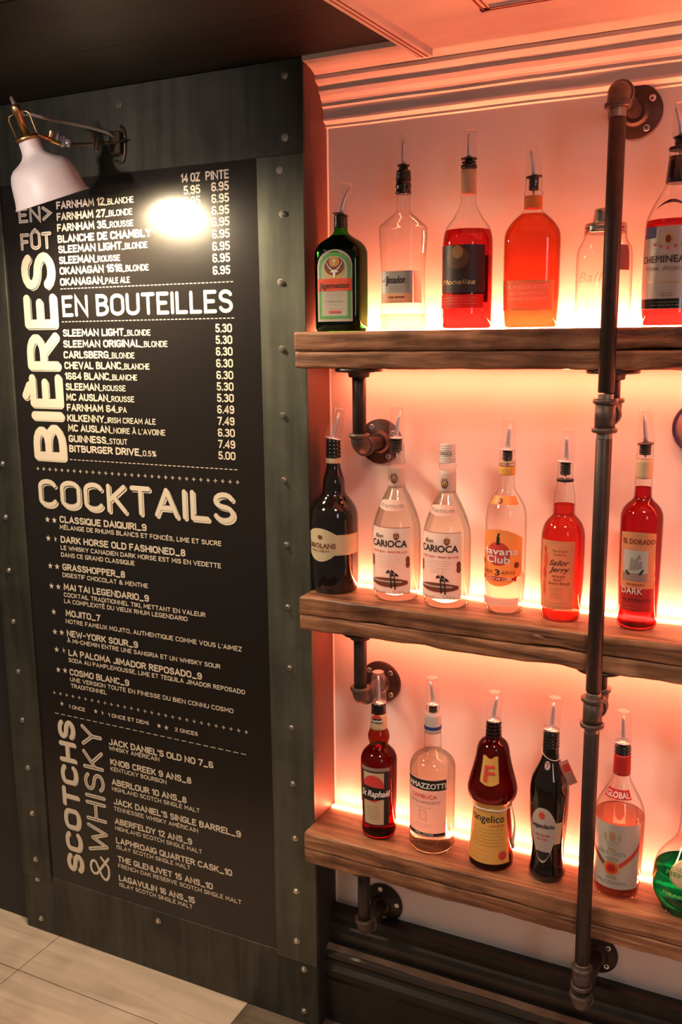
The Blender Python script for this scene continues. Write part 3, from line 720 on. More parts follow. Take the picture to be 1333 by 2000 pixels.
cpts = [top - a*.060, top - a*.074, hit(46, 223, Y=-.20), hit(62, 224, Y=-.19), hit(90, 231, Y=-.165), hit(130, 240, Y=-.125), hit(175, 249, Y=-.075), hit(210, 259, Y=-.035), hit(226, 270, Y=-.018)]
MB().tube(cpts, .0032, 10).build('cord', M['cord'], lamp)

# ------------------------------------------------------------------ pipework
PR = .0134
def add_pipe(mb, p0, p1, r_=PR):
    d = Vector(p1)-Vector(p0); return mb.lathe(p0, d, [(r_-.001,0),(r_,.001),(r_,d.length-.001),(r_-.001,d.length)], 28)
def pipe(p0, p1, par, mat='pipe', name='pipe', r_=PR): return add_pipe(MB(), p0, p1, r_).build(name, M[mat], par)
def band(p, ax, r_, h, mb): return mb.lathe(Vector(p)-Vector(ax).normalized()*h/2, ax, [(r_-.0022,0),(r_,.0015),(r_,h-.0015),(r_-.0022,h)], 28)
def elbow(c, d1, d2, par, L=.024, r_=.0172):
    """street elbow: d1, d2 point out of the two mouths"""
    c = Vector(c); d1 = Vector(d1); d2 = Vector(d2); mb = MB()
    path = [c + d1*L, c + d1*L*.8]
    for i in range(9):
        t = i/8*PI/2; q = .74*L; path.append(c + d1*q + d2*q - d1*q*math.sin(t) - d2*q*math.cos(t))
    path += [c + d2*L*.8, c + d2*L]
    mb.tube(path, r_, 24)
    band(c + d1*(L-.002), d1, r_+.0036, .0085, mb); band(c + d2*(L-.002), d2, r_+.0036, .0085, mb)
    return mb.build('elbow', M['fitting'], par)
def tee(c, d, par, L=.027, r_=.0168):
    c = Vector(c); mb = MB()
    mb.lathe(c - Vector((0,0,L)), (0,0,1), [(r_,0),(r_,2*L)], 28); mb.lathe(c, d, [(r_-.001,0),(r_-.001,L)], 28)
    for q in ((0,0,1),(0,0,-1)): band(c + Vector(q)*(L-.003), q, r_+.0040, .0085, mb)
    band(c + Vector(d)*(L-.002), d, r_+.0040, .0085, mb)
    return mb.build('tee_fitting', M['fitting'], par)
def thread(p, ax, h, par):
    mb = MB(); n = int(h/.0016); pts = []
    for i in range(n): pts += [(PR-.0002, i*.0016), (PR-.0013, i*.0016+.0008)]
    mb.lathe(p, ax, pts, 24); mb.build('pipe_thread', M['thread'], par)
def flange(c, nrm, par, r_=.0465, ang=.5, hub=.021, scr='zinc'):
    c = Vector(c); nrm = Vector(nrm); mb = MB()
    mb.lathe(c, nrm, [(r_,0),(r_,.0052),(r_-.0015,.0065),(hub+.004,.0075),(hub,.010),(hub-.001,.0165),(hub-.003,.0175),(PR,.0175)], 40)
    f = mb.build('pipe_flange', M['pipe'], par)
    q = Vector((0,0,1)).rotation_difference(nrm)
    for k in range(4):
        a_ = ang + k*PI/2; p = c + q @ Vector(((r_-.0115)*math.cos(a_), (r_-.0115)*math.sin(a_), .0062))
        m1 = MB().lathe(p, nrm, [(.0006,0),(.0056,0),(.0058,.0008),(.0050,.0016),(.0032,.0010),(.0022,.0009),(.0006,.0007)], 18)
        sc = m1.build('screw', M[scr], f)
        sc.parent = f
    return f
YW = YB - .0002
up_, dn, fr_, bk_ = Vector((0,0,1)), Vector((0,0,-1)), Vector((0,-1,0)), Vector((0,1,0))
def bracket(fx, fy, zs, label, ang):
    fc = hit(fx, fy, Y=YW); X = fc.x; z = fc.z; Yp = -.011
    t = thing('pipe_bracket', label, 'pipe bracket', (X, YW, z), 'pipe brackets under the left ends of the shelves')
    flange(fc, fr_, t, ang=ang)
    pipe((X, YW-.010, z), (X, Yp+.018, z), t)
    elbow((X, Yp, z), up_, bk_, t)
    pipe((X, Yp, z+.018), (X, Yp, zs-TH-.012), t)
    thread((X, Yp, z+.024), (0,0,1), .010, t)
    flange((X, Yp, zs-TH-.0003), dn, t, ang=.4, r_=.0465 if zs == Z1 else .036)
    return t
bracket(745, 862, Z1, 'left iron pipe bracket under the top shelf, beside the dark cream liqueur bottle', .55)
bracket(745, 1331, Z2, 'left iron pipe bracket under the middle shelf, behind the red aperitif bottle', .8)
bracket(750, 1762, Z3, 'left iron pipe bracket under the lowest shelf, above the baseboard', .15)

pt_, pb_ = hit(1200.2, 327, Y=YF-.0165), hit(1146, 1735, Y=YF-.0165)
XP = (pt_.x + pb_.x)/2; YP2 = YF - .0165
ft = hit(1253, 219, Y=YW); fb = hit(1196, 1868, Y=YW)
rack = thing('pipe_upright', 'tall black iron pipe upright standing in front of the shelves', 'pipe', (XP, YP2, fb.z))
zt_, zb_ = ft.z, fb.z
flange((XP, YW, zt_), fr_, rack, r_=.0455, ang=.62, hub=.022)
pipe((XP, YW-.01, zt_), (XP, YP2+.018, zt_), rack)
elbow((XP, YP2, zt_), dn, bk_, rack)
thread((XP, YP2, zt_-.040), (0,0,1), .018, rack)
T = []
for (yy, zs) in ((812, Z1), (1390, Z2)):
    zt2 = zcol(XP, YP2, yy); T.append(zt2)
    tee((XP, YP2, zt2), bk_, rack)
    Yv = YP2 + .058
    pipe((XP, YP2+.018, zt2), (XP, Yv-.018, zt2), rack, 'fitting')
    elbow((XP, Yv, zt2), up_, fr_, rack)
    pipe((XP, Yv, zt2+.018), (XP, Yv, zs-TH-.012), rack)
    thread((XP, Yv, zt2+.026), (0,0,1), .008, rack)
    flange((XP, Yv, zs-TH-.0003), dn, rack, r_=.045, ang=.4)
    thread((XP, YP2, zt2+.027), (0,0,1), .011, rack); thread((XP, YP2, zt2-.038), (0,0,1), .011, rack)
pipe((XP, YP2, zt_-.040), (XP, YP2, T[0]+.038), rack); pipe((XP, YP2, T[0]-.038), (XP, YP2, T[1]+.038), rack)
zc_ = zb_ + .060
pipe((XP, YP2, T[1]-.038), (XP, YP2, zc_+.030), rack)
thread((XP, YP2, zc_+.020), (0,0,1), .011, rack)
mb = MB(); mb.lathe((XP, YP2, zc_-.022), (0,0,1), [(.0165,0),(.0165,.044)], 28); band((XP, YP2, zc_+.018), up_, .0195, .0085, mb); band((XP, YP2, zc_-.018), up_, .0195, .0085, mb)
mb.build('coupling', M['fitting'], rack)
pipe((XP, YP2, zb_+.018), (XP, YP2, zc_-.02), rack)
elbow((XP, YP2, zb_), up_, bk_, rack); pipe((XP, YP2+.018, zb_), (XP, YW-.01, zb_), rack)
flange((XP, YW, zb_), fr_, rack, r_=.041, ang=.75)

# round badge on the wall at the right
sc_ = hit(1371, 836, Y=YB-.001)
sign = thing('round_sign', 'round lavender sign with dark blue rim on the wall at right edge', 'sign', (sc_.x, YB-.0005, sc_.z))
MB().lathe((sc_.x, YB-.0005, sc_.z), fr_, [(.0005,0),(.048,0),(.049,.003),(.047,.006),(.0440,.006),(.0440,.004)], 48).build('rim', M['blue_rim'], sign)
MB().lathe((sc_.x, YB-.001, sc_.z), fr_, [(.0005,.001),(.0440,.001),(.0440,.0042),(.0005,.0042)], 48).build('face', M['lav'], sign)
# ------------------------------------------------------------------ bottles
class Bottle:
    """a bottle standing on a shelf: prof lists (image row, half width in pixels) of its outline from foot to lip"""
    def __init__(s, name, label, cat, x, yb, zs, prof, n=2.0, ratio=1.0, rot=0.0, cy=None, group='bottles on the niche shelves'):
        s.zs = zs; s.n = n; s.ratio = ratio; s.rot = rot
        f = hit(x, yb, Z=zs) if cy is None else hit(x, proj(hit(x, 640, Y=cy))[1], Y=cy)
        d = Vector((f.x-CAM.x, f.y-CAM.y)).normalized()
        rb = prof[0][1] * (f-CAM).dot(R2)/F
        if cy is None: f = Vector((f.x + d.x*rb*.95, f.y + d.y*rb*.95*(ratio if n > 2 else 1), zs))
        s.X, s.Y = f.x, f.y
        s.az = math.atan2(CAM.x-s.X, s.Y-CAM.y)      # direction of the viewer, 0 = straight out of the wall
        s.sc = (Vector((s.X, s.Y, zs+.12))-CAM).dot(R2)/F
        th = abs(x-666.5)/F; s.cs = 1/math.sqrt(1+th*th)
        # widest extent of the unit section seen from the viewer
        q = s.az - rot; u = Vector((math.cos(q), math.sin(q)))
        s.supp = 1.0
        if n > 2: s.supp = max(abs(s.sect(k*PI/90).dot(u)) for k in range(180))
        s.prof = []
        for i, (y, hw) in enumerate(prof):
            z = 0.0 if i == 0 else zcol(s.X, s.Y, y) - zs
            s.prof.append((hw*s.sc*s.cs/s.supp, max(z, 0)))
        s.t = thing(name, label, cat, (s.X, s.Y, zs), group)
        s.acc = {}
    def sect(s, a):
        """unit section at polar angle a; a = 0 faces the front"""
        sx, cx = math.sin(a), math.cos(a)
        if s.n <= 2: return Vector((sx, -cx))
        k = (abs(sx)**s.n + abs(cx/s.ratio)**s.n)**(-1/s.n)
        return Vector((sx*k, -cx*k))
    def wpt(s, a, r_, z, round_=False):
        v = Vector((math.sin(a), -math.cos(a))) if round_ else s.sect(a)
        c, k = math.cos(s.rot), math.sin(s.rot); v = Vector((v.x*c - v.y*k, v.x*k + v.y*c))
        return (s.X + v.x*r_, s.Y + v.y*r_, s.zs + z)
    def rad(s, z):
        P = s.prof
        if z <= P[0][1]: return P[0][0]
        for (r0, z0), (r1, z1) in zip(P, P[1:]):
            if z <= z1: return r0 + (r1-r0)*(z-z0)/max(z1-z0, 1e-6)
        return P[-1][0]
    def z(s, y): return zcol(s.X, s.Y, y) - s.zs
    def smooth(s, P, k=3):
        """Catmull-Rom through the outline"""
        out = []
        for i in range(len(P)-1):
            p0 = P[max(i-1,0)]; p1 = P[i]; p2 = P[i+1]; p3 = P[min(i+2, len(P)-1)]
            for j in range(k):
                t = j/k
                r_ = .5*((2*p1[0]) + (-p0[0]+p2[0])*t + (2*p0[0]-5*p1[0]+4*p2[0]-p3[0])*t*t + (-p0[0]+3*p1[0]-3*p2[0]+p3[0])*t**3)
                lo, hi = min(p1[0], p2[0]), max(p1[0], p2[0])
                out.append((min(max(r_, lo), hi), p1[1] + (p2[1]-p1[1])*t))
        return out + [P[-1]]
    def solid(s, P, name, mat, inset=0.0, top=True, N=48, blend=None, parent=None, bottom=True):
        rr = []
        nk = s.prof[-1][0]*1.25
        for r_, z in P:
            rnd = 0.0
            if s.n > 2: rnd = 1 - min(1, max(0, (r_ - nk)/(nk*.9)))
            ring = []
            for k in range(N):
                a = 2*PI*k/N
                p = s.wpt(a, max(r_-inset, .0008), z)
                if rnd > 0:
                    q = s.wpt(a, max(r_-inset, .0008), z, True); p = tuple(p[i]*(1-rnd)+q[i]*rnd for i in range(3))
                ring.append(p)
            rr.append(ring)
        mb = MB().rings(rr, True, True, False)
        b = len(mb.v)
        if bottom: mb.f.append(tuple(range(N-1, -1, -1))); mb.sm.append(False)
        if top: mb.f.append(tuple(range(b-N, b))); mb.sm.append(False)
        return mb.build(name, mat, parent or s.t)
    def body(s, glass, liq=None, level=None, name='glass'):
        P = s.prof; foot = min(.0035, P[0][0]*.1)
        P = [(P[0][0]-foot, 0), (P[0][0]-foot*.3, foot*.3), (P[0][0], foot)] + [p for p in P[1:] if p[1] > foot*1.2]
        sm = s.smooth(P)
        g = s.solid(sm, name, M[glass], top=False)
        if liq:
            zl = s.z(level); Q = [p for p in sm if .004 < p[1] < zl]
            Q = [(Q[0][0]*.94, .0035)] + Q + [(s.rad(zl), zl)]
            s.solid(Q, 'liquid', M[liq], inset=.0016)
        return g
    def ring(s, name, y0, y1, h0, h1, mat, ribs=0, parent=None, steps=None):
        """collar, foil or cap around the neck between two image rows (y0 lower)"""
        z0, z1 = s.z(y0), s.z(y1); r0, r1 = h0*s.sc*s.cs, h1*s.sc*s.cs; pts = []
        n = ribs*4 if ribs else 6
        for i in range(n+1):
            t = i/n; r_ = r0 + (r1-r0)*t + (.0007*math.sin(t*ribs*2*PI) if ribs else 0)
            pts.append((r_, z0 + (z1-z0)*t))
        pts = [(r0*.86, z0)] + [(pts[0][0]-.0003, z0+.0002)] + pts[1:-1] + [(pts[-1][0]-.0002, z1-.0003), (r1*.8, z1)]
        return MB().lathe((s.X, s.Y, s.zs), (0,0,1), pts, 32, True, True).build(name, M[mat], parent or s.t)
    def pourer(s, yf, yt, dx=0, hb=17, ht=12.5, bend=3, stop=None, fl=15, flm='rubber', cap=True, back=0.0):
        """speed pourer: flange, metal spout and clear dust cap, leaning by dx pixels"""
        base = Vector((s.X, s.Y, s.zs + s.z(yf))); top_ = Vector((s.X, s.Y, s.zs + s.z(yt)))
        rt = Vector((R0.x, R0.y, 0)).normalized(); top_ += rt*dx*s.sc
        ax = top_ - base; L = ax.length; u = ax.normalized(); k = s.sc*s.cs
        if stop:
            z1 = stop[0]; h = stop[1]; zz_ = s.zs + s.z(z1); H = base.z - zz_
            pts = [(h*.80*k, 0)]
            for i in range(5): pts += [(h*k, H*(.08+.18*i)), (h*k, H*(.15+.18*i)), (h*.86*k, H*(.16+.18*i)), (h*.86*k, H*(.25+.18*i))]
            MB().lathe((s.X, s.Y, zz_), (0,0,1), [(.0005, 0)] + pts + [(.0005, H*1.0)], 24).build('stopper', M['rubber'], s.t)
            MB().tube([(s.X, s.Y, zz_-.020), (s.X, s.Y, zz_+.002)], .0018, 8).build('inner_tube', M['spout'], s.t)
        MB().lathe(base - u*.0016, u, [(.0005,0),(fl*k,0),(fl*k*1.02,.0008),(fl*k,.0022),(fl*.55*k,.0026),(fl*.42*k,.0046),(.0005,.0048)], 28).build('pourer_flange', M[flm], s.t)
        sp = base + u*.002; e = base + u*L*.84
        path = [sp, sp + u*L*.16, sp + u*L*.34 + rt*bend*.25*s.sc, base + u*L*.62 + rt*bend*.75*s.sc, e + rt*bend*1.3*s.sc]
        MB().tube(path, [.0042, .0040, .0036, .0030, .0024], 14).build('spout', M['spout'], s.t)
        if cap:
            c_ = MB().lathe(base + u*.0008, u, [(hb*k, 0), (hb*k*1.01, .001), ((hb+(ht-hb)*.5)*k, L*.5), (ht*k, L*.965), (ht*k*.93, L*.992)], 32, True, False)
            co = c_.build('dust_cap', M['cap'], s.t)
            MB().lathe(base + u*(L*.985), u, [(ht*k*.93, 0), (ht*k*.6, L*.012), (.0004, L*.014)], 32, True, False).build('cap_top', M['captop'], co)
    # ---- labels
    def ang(s, x, y):
        """angle on the surface under image column x (round bodies)"""
        cx = proj((s.X, s.Y, s.zs+s.z(y)))[0]; hw = s.rad(s.z(y))/(s.sc*s.cs)
        return s.az + math.asin(max(-1, min(1, (x-cx)/hw)))
    def frame(s, xc, xr, ym):
        """start a label: centre column, right-edge column, middle row"""
        z = s.z(ym); s.rm = s.rad(z)
        if s.n <= 2 or s.ratio > .9:
            s.ac = s.ang(xc, ym) if s.n <= 2 else xc; s.U = ((s.ang(xr, ym) if s.n <= 2 else xr) - s.ac)*s.rm
        else: s.ac = 0; s.U = xr
        s.lp = None; s.layer = 1; s.uc = 0
        p = s.sp(0, z, 0); s.cX, s.cY = p[0], p[1]
        s.sl = (Vector((p[0], p[1], s.zs+z))-CAM).dot(R2)/F
        return s
    def sp(s, u, z, e):
        if s.n > 2 and s.ratio <= .9:          # flat front: u runs along the face
            r_ = s.rad(z); q = max(-.985, min(.985, u/max(r_, 1e-4))); b = s.ratio*(1-abs(q)**s.n)**(1/s.n)
            v = Vector((q*r_, -b*r_ - e)); c, k = math.cos(s.rot), math.sin(s.rot)
            return (s.X + v.x*c - v.y*k, s.Y + v.x*k + v.y*c, s.zs+z)
        a = s.ac + u/s.rm; r_ = s.rad(z) + e
        p = s.wpt(a, r_, z); return p
    def zl(s, y): return zcol(s.cX, s.cY, y) - s.zs
    def patch(s, name, mat, yt, yb, u0=-1, u1=1, top=None, bot=None, e=None, parent=None, nu=26, nv=9, thick=False):
        """label paper between rows yt..yb; top/bot shape the edges: f(t in -1..1) -> fraction of the height"""
        e = (.00035 + .00016*s.layer) if e is None else e; s.layer += 1
        zt, zb = s.zl(yt), s.zl(yb); H = zt-zb; rr = []
        for j in range(nv+1):
            row = []
            for i in range(nu+1):
                t = -1 + 2*i/nu; u = (u0+(u1-u0)*(t+1)/2)*s.U
                a_ = zt - (top(t)*H if top else 0); b_ = zb + (bot(t)*H if bot else 0)
                row.append(s.sp(u, b_ + (a_-b_)*j/nv, e))
            rr.append(row)
        o = MB().rings(rr, False, True, False).build(name, M[mat], parent or s.lp or s.t)
        if s.lp is None: s.lp = o
        return o
    def ell(s, name, mat, yc, ry, uc=0, ru=.3, e=None, nv=8):
        f = lambda t: .5*(1-math.sqrt(max(0, 1-t*t)))
        return s.patch(name, mat, yc-ry, yc+ry, uc-ru, uc+ru, f, f, e, nu=24, nv=nv)
    def text(s, t, y, h, w_, mat='ink_blk', u=0, shear=0, bold=0, cond=True, e=None, stroke=False, up=False):
        """t with its baseline on row y, cap height h pixels, width w_ (fraction of label half width *2)"""
        e = .0006 + .00016*s.layer if e is None else e
        H = h*s.sl; Wd = w_*2*s.U; z0 = s.zl(y); mb = s.acc.setdefault((mat, id(s.lp)), [MB(), s.lp])[0]
        def fm(a, b_, k=0):
            if up: return s.sp(u*s.U - b_, z0 + a, e + k)
            return s.sp(u*s.U - Wd/2 + a + shear*b_, z0 + b_, e + k)
        if stroke:
            pl, tw = strokes(t); hw = bold or H*.09; sx = (Wd-2*hw)/tw; sy = H-2*hw; k = 0
            for q in pl:
                for poly in ribbon([(hw+x*sx, hw+y_*sy) for x, y_ in q], hw):
                    k = (k+1) % 7; mb.add([fm(p.x, p.y, k*.00001) for p in poly], [tuple(range(len(poly)))])
        else:
            vs, fs, tw = font_mesh(t); sx = Wd/tw
            mb.add([fm(x*sx, y_*H) for x, y_ in vs], fs)
            if bold:
                for dx_, dy_ in ((bold, 0), (-bold, 0), (0, bold), (0, -bold)): mb.add([fm(x*sx + dx_, y_*H + dy_, .00001+abs(dx_)*.01) for x, y_ in vs], fs)
    def poly(s, pts, mat, e=None):
        """flat emblem piece: pts (u fraction, image row)"""
        e = .0006 + .00016*s.layer if e is None else e
        mb = s.acc.setdefault((mat, id(s.lp)), [MB(), s.lp])[0]
        mb.add([s.sp(u*s.U, s.zl(y), e) for u, y in pts], [tuple(range(len(pts)))])
    def greek(s, y0, y1, n, w_, mat='ink_gry', u=0, th=.0005):
        """rows of print too small to read"""
        for i in range(n):
            y = y0 + (y1-y0)*i/max(1, n-1); k = random.uniform(.75, 1)*w_; x = u-k; 
            while x < u+k:
                l_ = random.uniform(.04, .14); x2 = min(x+l_, u+k); hh = th/s.sl/2
                s.poly([(x, y+hh), (x2, y+hh), (x2, y-hh), (x, y-hh)], mat); x = x2 + .03
    def flush(s):
        for (mat, _), (mb, par) in s.acc.items():
            if mb.f: mb.build('lettering', M[mat], par or s.t)
        s.acc = {}
fan = lambda k: (lambda t: k*t*t)
def arch(k): return lambda t: k*(1-math.sqrt(max(0, 1-t*t)))
CYT = .028
# 1 ---- green flask with white and green label
b = Bottle('liqueur_bottle', 'flat black-green bottle with arched white label edged in green, top shelf far left', 'bottle', 668, 0, Z1,
    [(645,49.5),(641,51.5),(560,52),(494,51.5),(484,48),(473,39),(463,24),(455,15.5),(446,13.5),(420,13)], n=5, ratio=.60, cy=CYT)
b.body('greenglass'); P = [p for p in b.smooth(b.prof) if .003 < p[1] < b.z(459)]
b.solid([(P[0][0]*.95, .0006)] + P, 'liquid', M['vdark'], inset=.0015)
b.ring('screw_collar', 445, 421, 13.8, 13.2, 'blackgloss', ribs=5)
b.pourer(419, 357, 13, 13, 12, bend=5, fl=15.5)
b.frame(0, b.rad(.1)*.76, 560)
L_ = b.patch('label', 'cream_l', 487, 628, top=arch(.22), nu=30); L_.data.materials[0] = M['pinkwhite']
b.patch('green_border', 'green_l', 492, 623, -.90, .90, top=arch(.21), nu=30); b.patch('label_field', 'pinkwhite', 500, 617, -.74, .74, top=arch(.20), nu=30)
b.ell('emblem', 'gold', 525, 20, 0, .60); b.ell('emblem', 'brown_l', 520, 18, 0, .58)
b.ell('emblem', 'amber_l', 511, 10, 0, .30)
for sg in (-1, 1):
    for (x0, y0, x1, y1) in ((.06,530,.30,522),(.30,522,.46,512),(.46,512,.42,505),(.30,522,.30,510),(.20,525,.18,515),(.06,530,.22,531)):
        b.poly([(sg*x0, y0-1.4), (sg*x1, y1-1.2), (sg*x1, y1+1.2), (sg*x0, y0+1.4)], 'ink_wht')
b.poly([(-.10,527),(.10,527),(.07,537),(.03,543),(-.03,543),(-.07,537)], 'ink_wht')
b.poly([(-.02,504),(.02,504),(.02,518),(-.02,518)], 'ink_wht'); b.poly([(-.09,508),(.09,508),(.09,511),(-.09,511)], 'ink_wht')
b.patch('banner', 'orange_l', 544, 568, -.97, .97)
b.text('Jägermeister', 563, 11.5, .86, 'ink_blk', bold=.00018); b.greek(571, 580, 3, .52); b.text('Der Jägermeister', 590, 4.5, .48, 'ink_gry', shear=.3)
b.greek(595, 603, 2, .45); b.poly([(-.32,607),(.32,607),(.32,611),(-.32,611)], 'ink_red'); b.flush()

# 2 ---- tequila bottle
b = Bottle('liquor_bottle', 'clear square-shouldered bottle with white and gold label and black cap, beside the arched-label flask', 'bottle', 788, 0, Z1,
    [(644,46),(638,47),(618,45.5),(590,43.5),(540,42.5),(500,44.5),(452,47),(443,46),(436,38),(424,26),(414,15.5),(406,13.8),(378,13.8)], n=3.6, ratio=.95, cy=CYT)
b.body('clear', 'l_clear', 613)
b.ring('screw_collar', 380, 353, 15, 14.8, 'blackgloss', ribs=2); b.ring('screw_collar', 353, 333, 14.8, 13.5, 'rubber', ribs=3)
b.pourer(323, 263, 0, 13, 9.5, bend=0, fl=12, stop=(333, 9))
b.frame(-.02, .80, 560)
b.patch('label', 'silver', 529, 573, -1, 1); b.patch('gold_band', 'foil', 573, 592, -1, 1)
b.patch('side_label', 'pinkwhite', 529, 592, 1.05, 1.85, e=.0004)
b.text('el', 551, 8, .10, 'ink_blk', u=-.78); b.text('Jimador', 553, 14, .62, 'ink_blk', u=.0, bold=.0004); b.greek(559, 567, 3, .45)
b.text('TEQUILA REPOSADO', 583, 4.5, .52, 'brown_l', u=.05, stroke=True); b.greek(587, 589, 2, .4, 'brown_l'); b.greek(598, 610, 3, .5, 'gold'); b.flush()

# 3 ---- rosé wine-shaped bottle
b = Bottle('liquor_bottle', 'tall clear bottle half filled with red liqueur, dark portrait-tone label and beige neck foil', 'bottle', 912, 0, Z1,
    [(643,45),(637,49),(560,49),(480,49),(466,48),(452,45),(440,39.5),(426,29),(411,20.5),(398,15.5),(379,14.5),(330,13.5)], cy=CYT)
b.body('clear', 'l_red', 450)
b.ring('neck_foil', 380, 332, 15.6, 15.2, 'foil'); b.ring('screw_collar', 329, 322, 15.5, 15.5, 'rubber'); b.ring('screw_collar', 319, 316, 14, 14, 'rubber')
b.pourer(310, 253, 1, 15.5, 11, bend=-1, fl=15.5, stop=(320, 8))
b.frame(893, 947, 525)
b.patch('label', 'navy_l', 478, 572, nu=40); b.ell('picture', 'skin_l', 503, 22, .0, .42); b.ell('picture', 'tan', 492, 13, .02, .20)
b.text('Monalisa', 555, 9.5, .62, 'gold', u=0, shear=.35, bold=.0002)
b.lp = None; b.patch('lower_label', 'red_l', 575, 602, -.97, .95, nu=40)
b.greek(582, 593, 3, .72, 'gold'); b.patch('gold_edge', 'gold', 575, 576.2, -.97, .95, e=.0009); b.patch('gold_edge', 'gold', 600.5, 602, -.97, .95, e=.0009); b.flush()
b.lp = None; b.patch('back_label', 'navy_l', 493, 588, 2.2, 3.6, e=.0002)

# 4 ---- butterscotch flask
b = Bottle('liquor_bottle', 'wide rounded flask of orange-red liqueur with orange lower label and open neck', 'bottle', 1036, 0, Z1,
    [(641,49),(634,52.5),(600,54.5),(560,55.5),(476,55.7),(462,55),(451,52.5),(440,46),(430,38),(422,29),(414,20),(408,17.5),(382,17),(379,19),(376,19),(373,16),(346,16)], n=2.6, ratio=.66, cy=CYT)
b.body('clear', 'l_orange', 418)
b.ring('neck_label', 408, 383, 18.2, 18, 'amber_l'); b.pourer(345, 285, -4, 15.5, 11.5, bend=-3, stop=(372, 10), fl=16)
b.frame(0, b.rad(.06)*.93, 575)
b.patch('label', 'tan', 547, 606, -1, 1, nu=36); b.patch('gold_edge', 'gold', 548, 550, -1, 1); b.patch('gold_edge', 'gold', 603.5, 605.5, -1, 1)
b.text("DR. McGILLICUDDY'S", 564, 7.5, .84, 'ink_wht'); b.text('BUTTERSCOTCH', 576, 6, .66, 'ink_wht'); b.text('CARAMEL ÉCOSSAIS', 586, 5.5, .78, 'ink_wht'); b.greek(594, 597, 2, .4, 'ink_red'); b.flush()
b.lp = None; b.text('McGillicuddys', 500, 9, .62, 'clear', e=.0004)
b.flush()

# 5 ---- glass jar shaker
b = Bottle('jar_shaker', 'clear glass preserving jar with steel shaker lid, behind the iron pipe upright', 'jar', 1176, 0, Z1,
    [(640,47),(636,51),(620,54),(590,55.5),(520,55.5),(495,54.5),(482,51),(472,45),(464,42),(454,41),(440,40)], cy=CYT)
b.body('clear')
b.ring('screw_lid', 456, 438, 42, 41, 'steelcap', ribs=2); b.ring('lid_disc', 440, 436, 41, 38, 'steelcap'); b.ring('shaker_cap', 438, 408, 26, 22.5, 'steelcap')
b.frame(1165, 1212, 540); b.text('Ball', 550, 20, .50, 'clear', shear=.35, u=-.35, e=.0006, bold=.0005); b.text('MASON', 601, 9, .5, 'clear', u=-.3, e=.0006, bold=.0003)
b.flush(); b.frame(1220, 1228.5, 500); b.patch('sticker', 'greytag', 477, 527, -1.2, 1); b.flush()

# 6 ---- brandy bottle at the right edge
b = Bottle('liquor_bottle', 'large red brandy bottle with tricolour-topped grey label and black sleeve, top shelf right edge', 'bottle', 1311, 0, Z1,
    [(641,61),(635,63),(560,62.5),(470,61.5),(440,60.5),(427,58.5),(416,54),(402,47.5),(386,39),(373,31),(362,26),(352,23),(300,21),(295,20)], cy=.022)
b.body('clear', 'l_red', 431)
b.ring('neck_sleeve', 358, 305, 26, 21, 'blackgloss'); b.ring('screw_collar', 294, 287, 22, 22, 'rubber')
b.pourer(267, 198, -3, 17, 11.5, bend=-7, stop=(292, 12), fl=15)
b.frame(1304, 1362, 520)
b.patch('label', 'silver', 440, 603, -1, 1, nu=40); b.patch('blue_stripe', 'ink_blu', 440, 463, -1, -.42); b.patch('red_stripe', 'ink_red', 440, 460, .42, 1)
b.patch('black_band', 'blackgloss', 583, 602, -1, 1)
b.ell('crest', 'gold', 465, 12, 0, .16); b.ell('crest', 'brown_l', 466, 8, 0, .09)
for k in range(5):
    u0, y0 = -.44+.22*k, 484 - abs(k-2)*-0 - (8 - 4*min(k, 4-k)) ; pts = []
    for j in range(10):
        a_ = PI/2 + j*PI/5; r_ = 4.6 if j % 2 == 0 else 1.9; pts.append((u0 + r_*math.cos(a_)/58, y0 - r_*math.sin(a_)))
    for j in range(10): b.poly([(u0, y0), pts[j], pts[(j+1) % 10]], 'ink_red')
b.text('CHEMINEAUD', 512, 14, .98, 'ink_blk', bold=.0002); b.text('Fine Brandy', 527, 9, .78, 'ink_gry', shear=.4)
b.text('APPELLATION D\'ORIGINE', 553, 4.5, .72, 'gold', stroke=True); b.text('1826', 579, 9, .22, 'ink_gry'); b.greek(561, 566, 2, .4); b.greek(590, 596, 2, .5, 'gold'); b.flush()
b.lp = None
b.patch('shoulder_label', 'blackgloss', 386, 404, -.62, .62, top=lambda t: t*t*.9, bot=lambda t: .62*(1-t*t), e=.0006)

# ---- middle shelf
# 7
b = Bottle('liquor_bottle', 'near-black swan-necked cream liqueur bottle with cream ribbon label, middle shelf far left', 'bottle', 655, 1160.6, Z2,
    [(1160,44),(1152,46.5),(1120,46.5),(1080,46.5),(1030,47),(1005,46.5),(990,43),(976,34),(966,25),(957,22),(946,21.5),(936,20.5),(924,17),(912,14),(906,13.5),(860,13)])
b.body('black'); b.ring('screw_cap', 893, 857, 14.6, 13.6, 'blackgloss', ribs=5); b.ring('gold_ring', 904, 894, 15, 15, 'foil')
b.pourer(855, 797, 12, 15.5, 11.5, bend=1, fl=15.5, flm='spout')
b.frame(637, 690, 1062)
lab = b.patch('label', 'cream_l', 1033, 1098, -.98, .52, top=lambda t: .30*t*t, bot=lambda t: .42*t*t, nu=34)
b.patch('ribbon_tail', 'cream_l', 1045, 1085, .30, 1.3, e=.0003); b.patch('gold_edge', 'gold', 1046, 1047.2, .5, 1.3, e=.0009); b.patch('gold_edge', 'gold', 1083, 1084.2, .5, 1.3, e=.0009)
b.ell('emblem', 'brown_l', 1050, 4.2, -.2, .09); b.text('CAROLANS', 1071, 10, .58, 'brown_l', u=-.25, bold=.0003); b.text('IRISH CREAM', 1078.5, 4, .36, 'brown_l', u=-.22, stroke=True); b.greek(1059, 1072, 4, .2, 'gold', u=.9); b.flush()

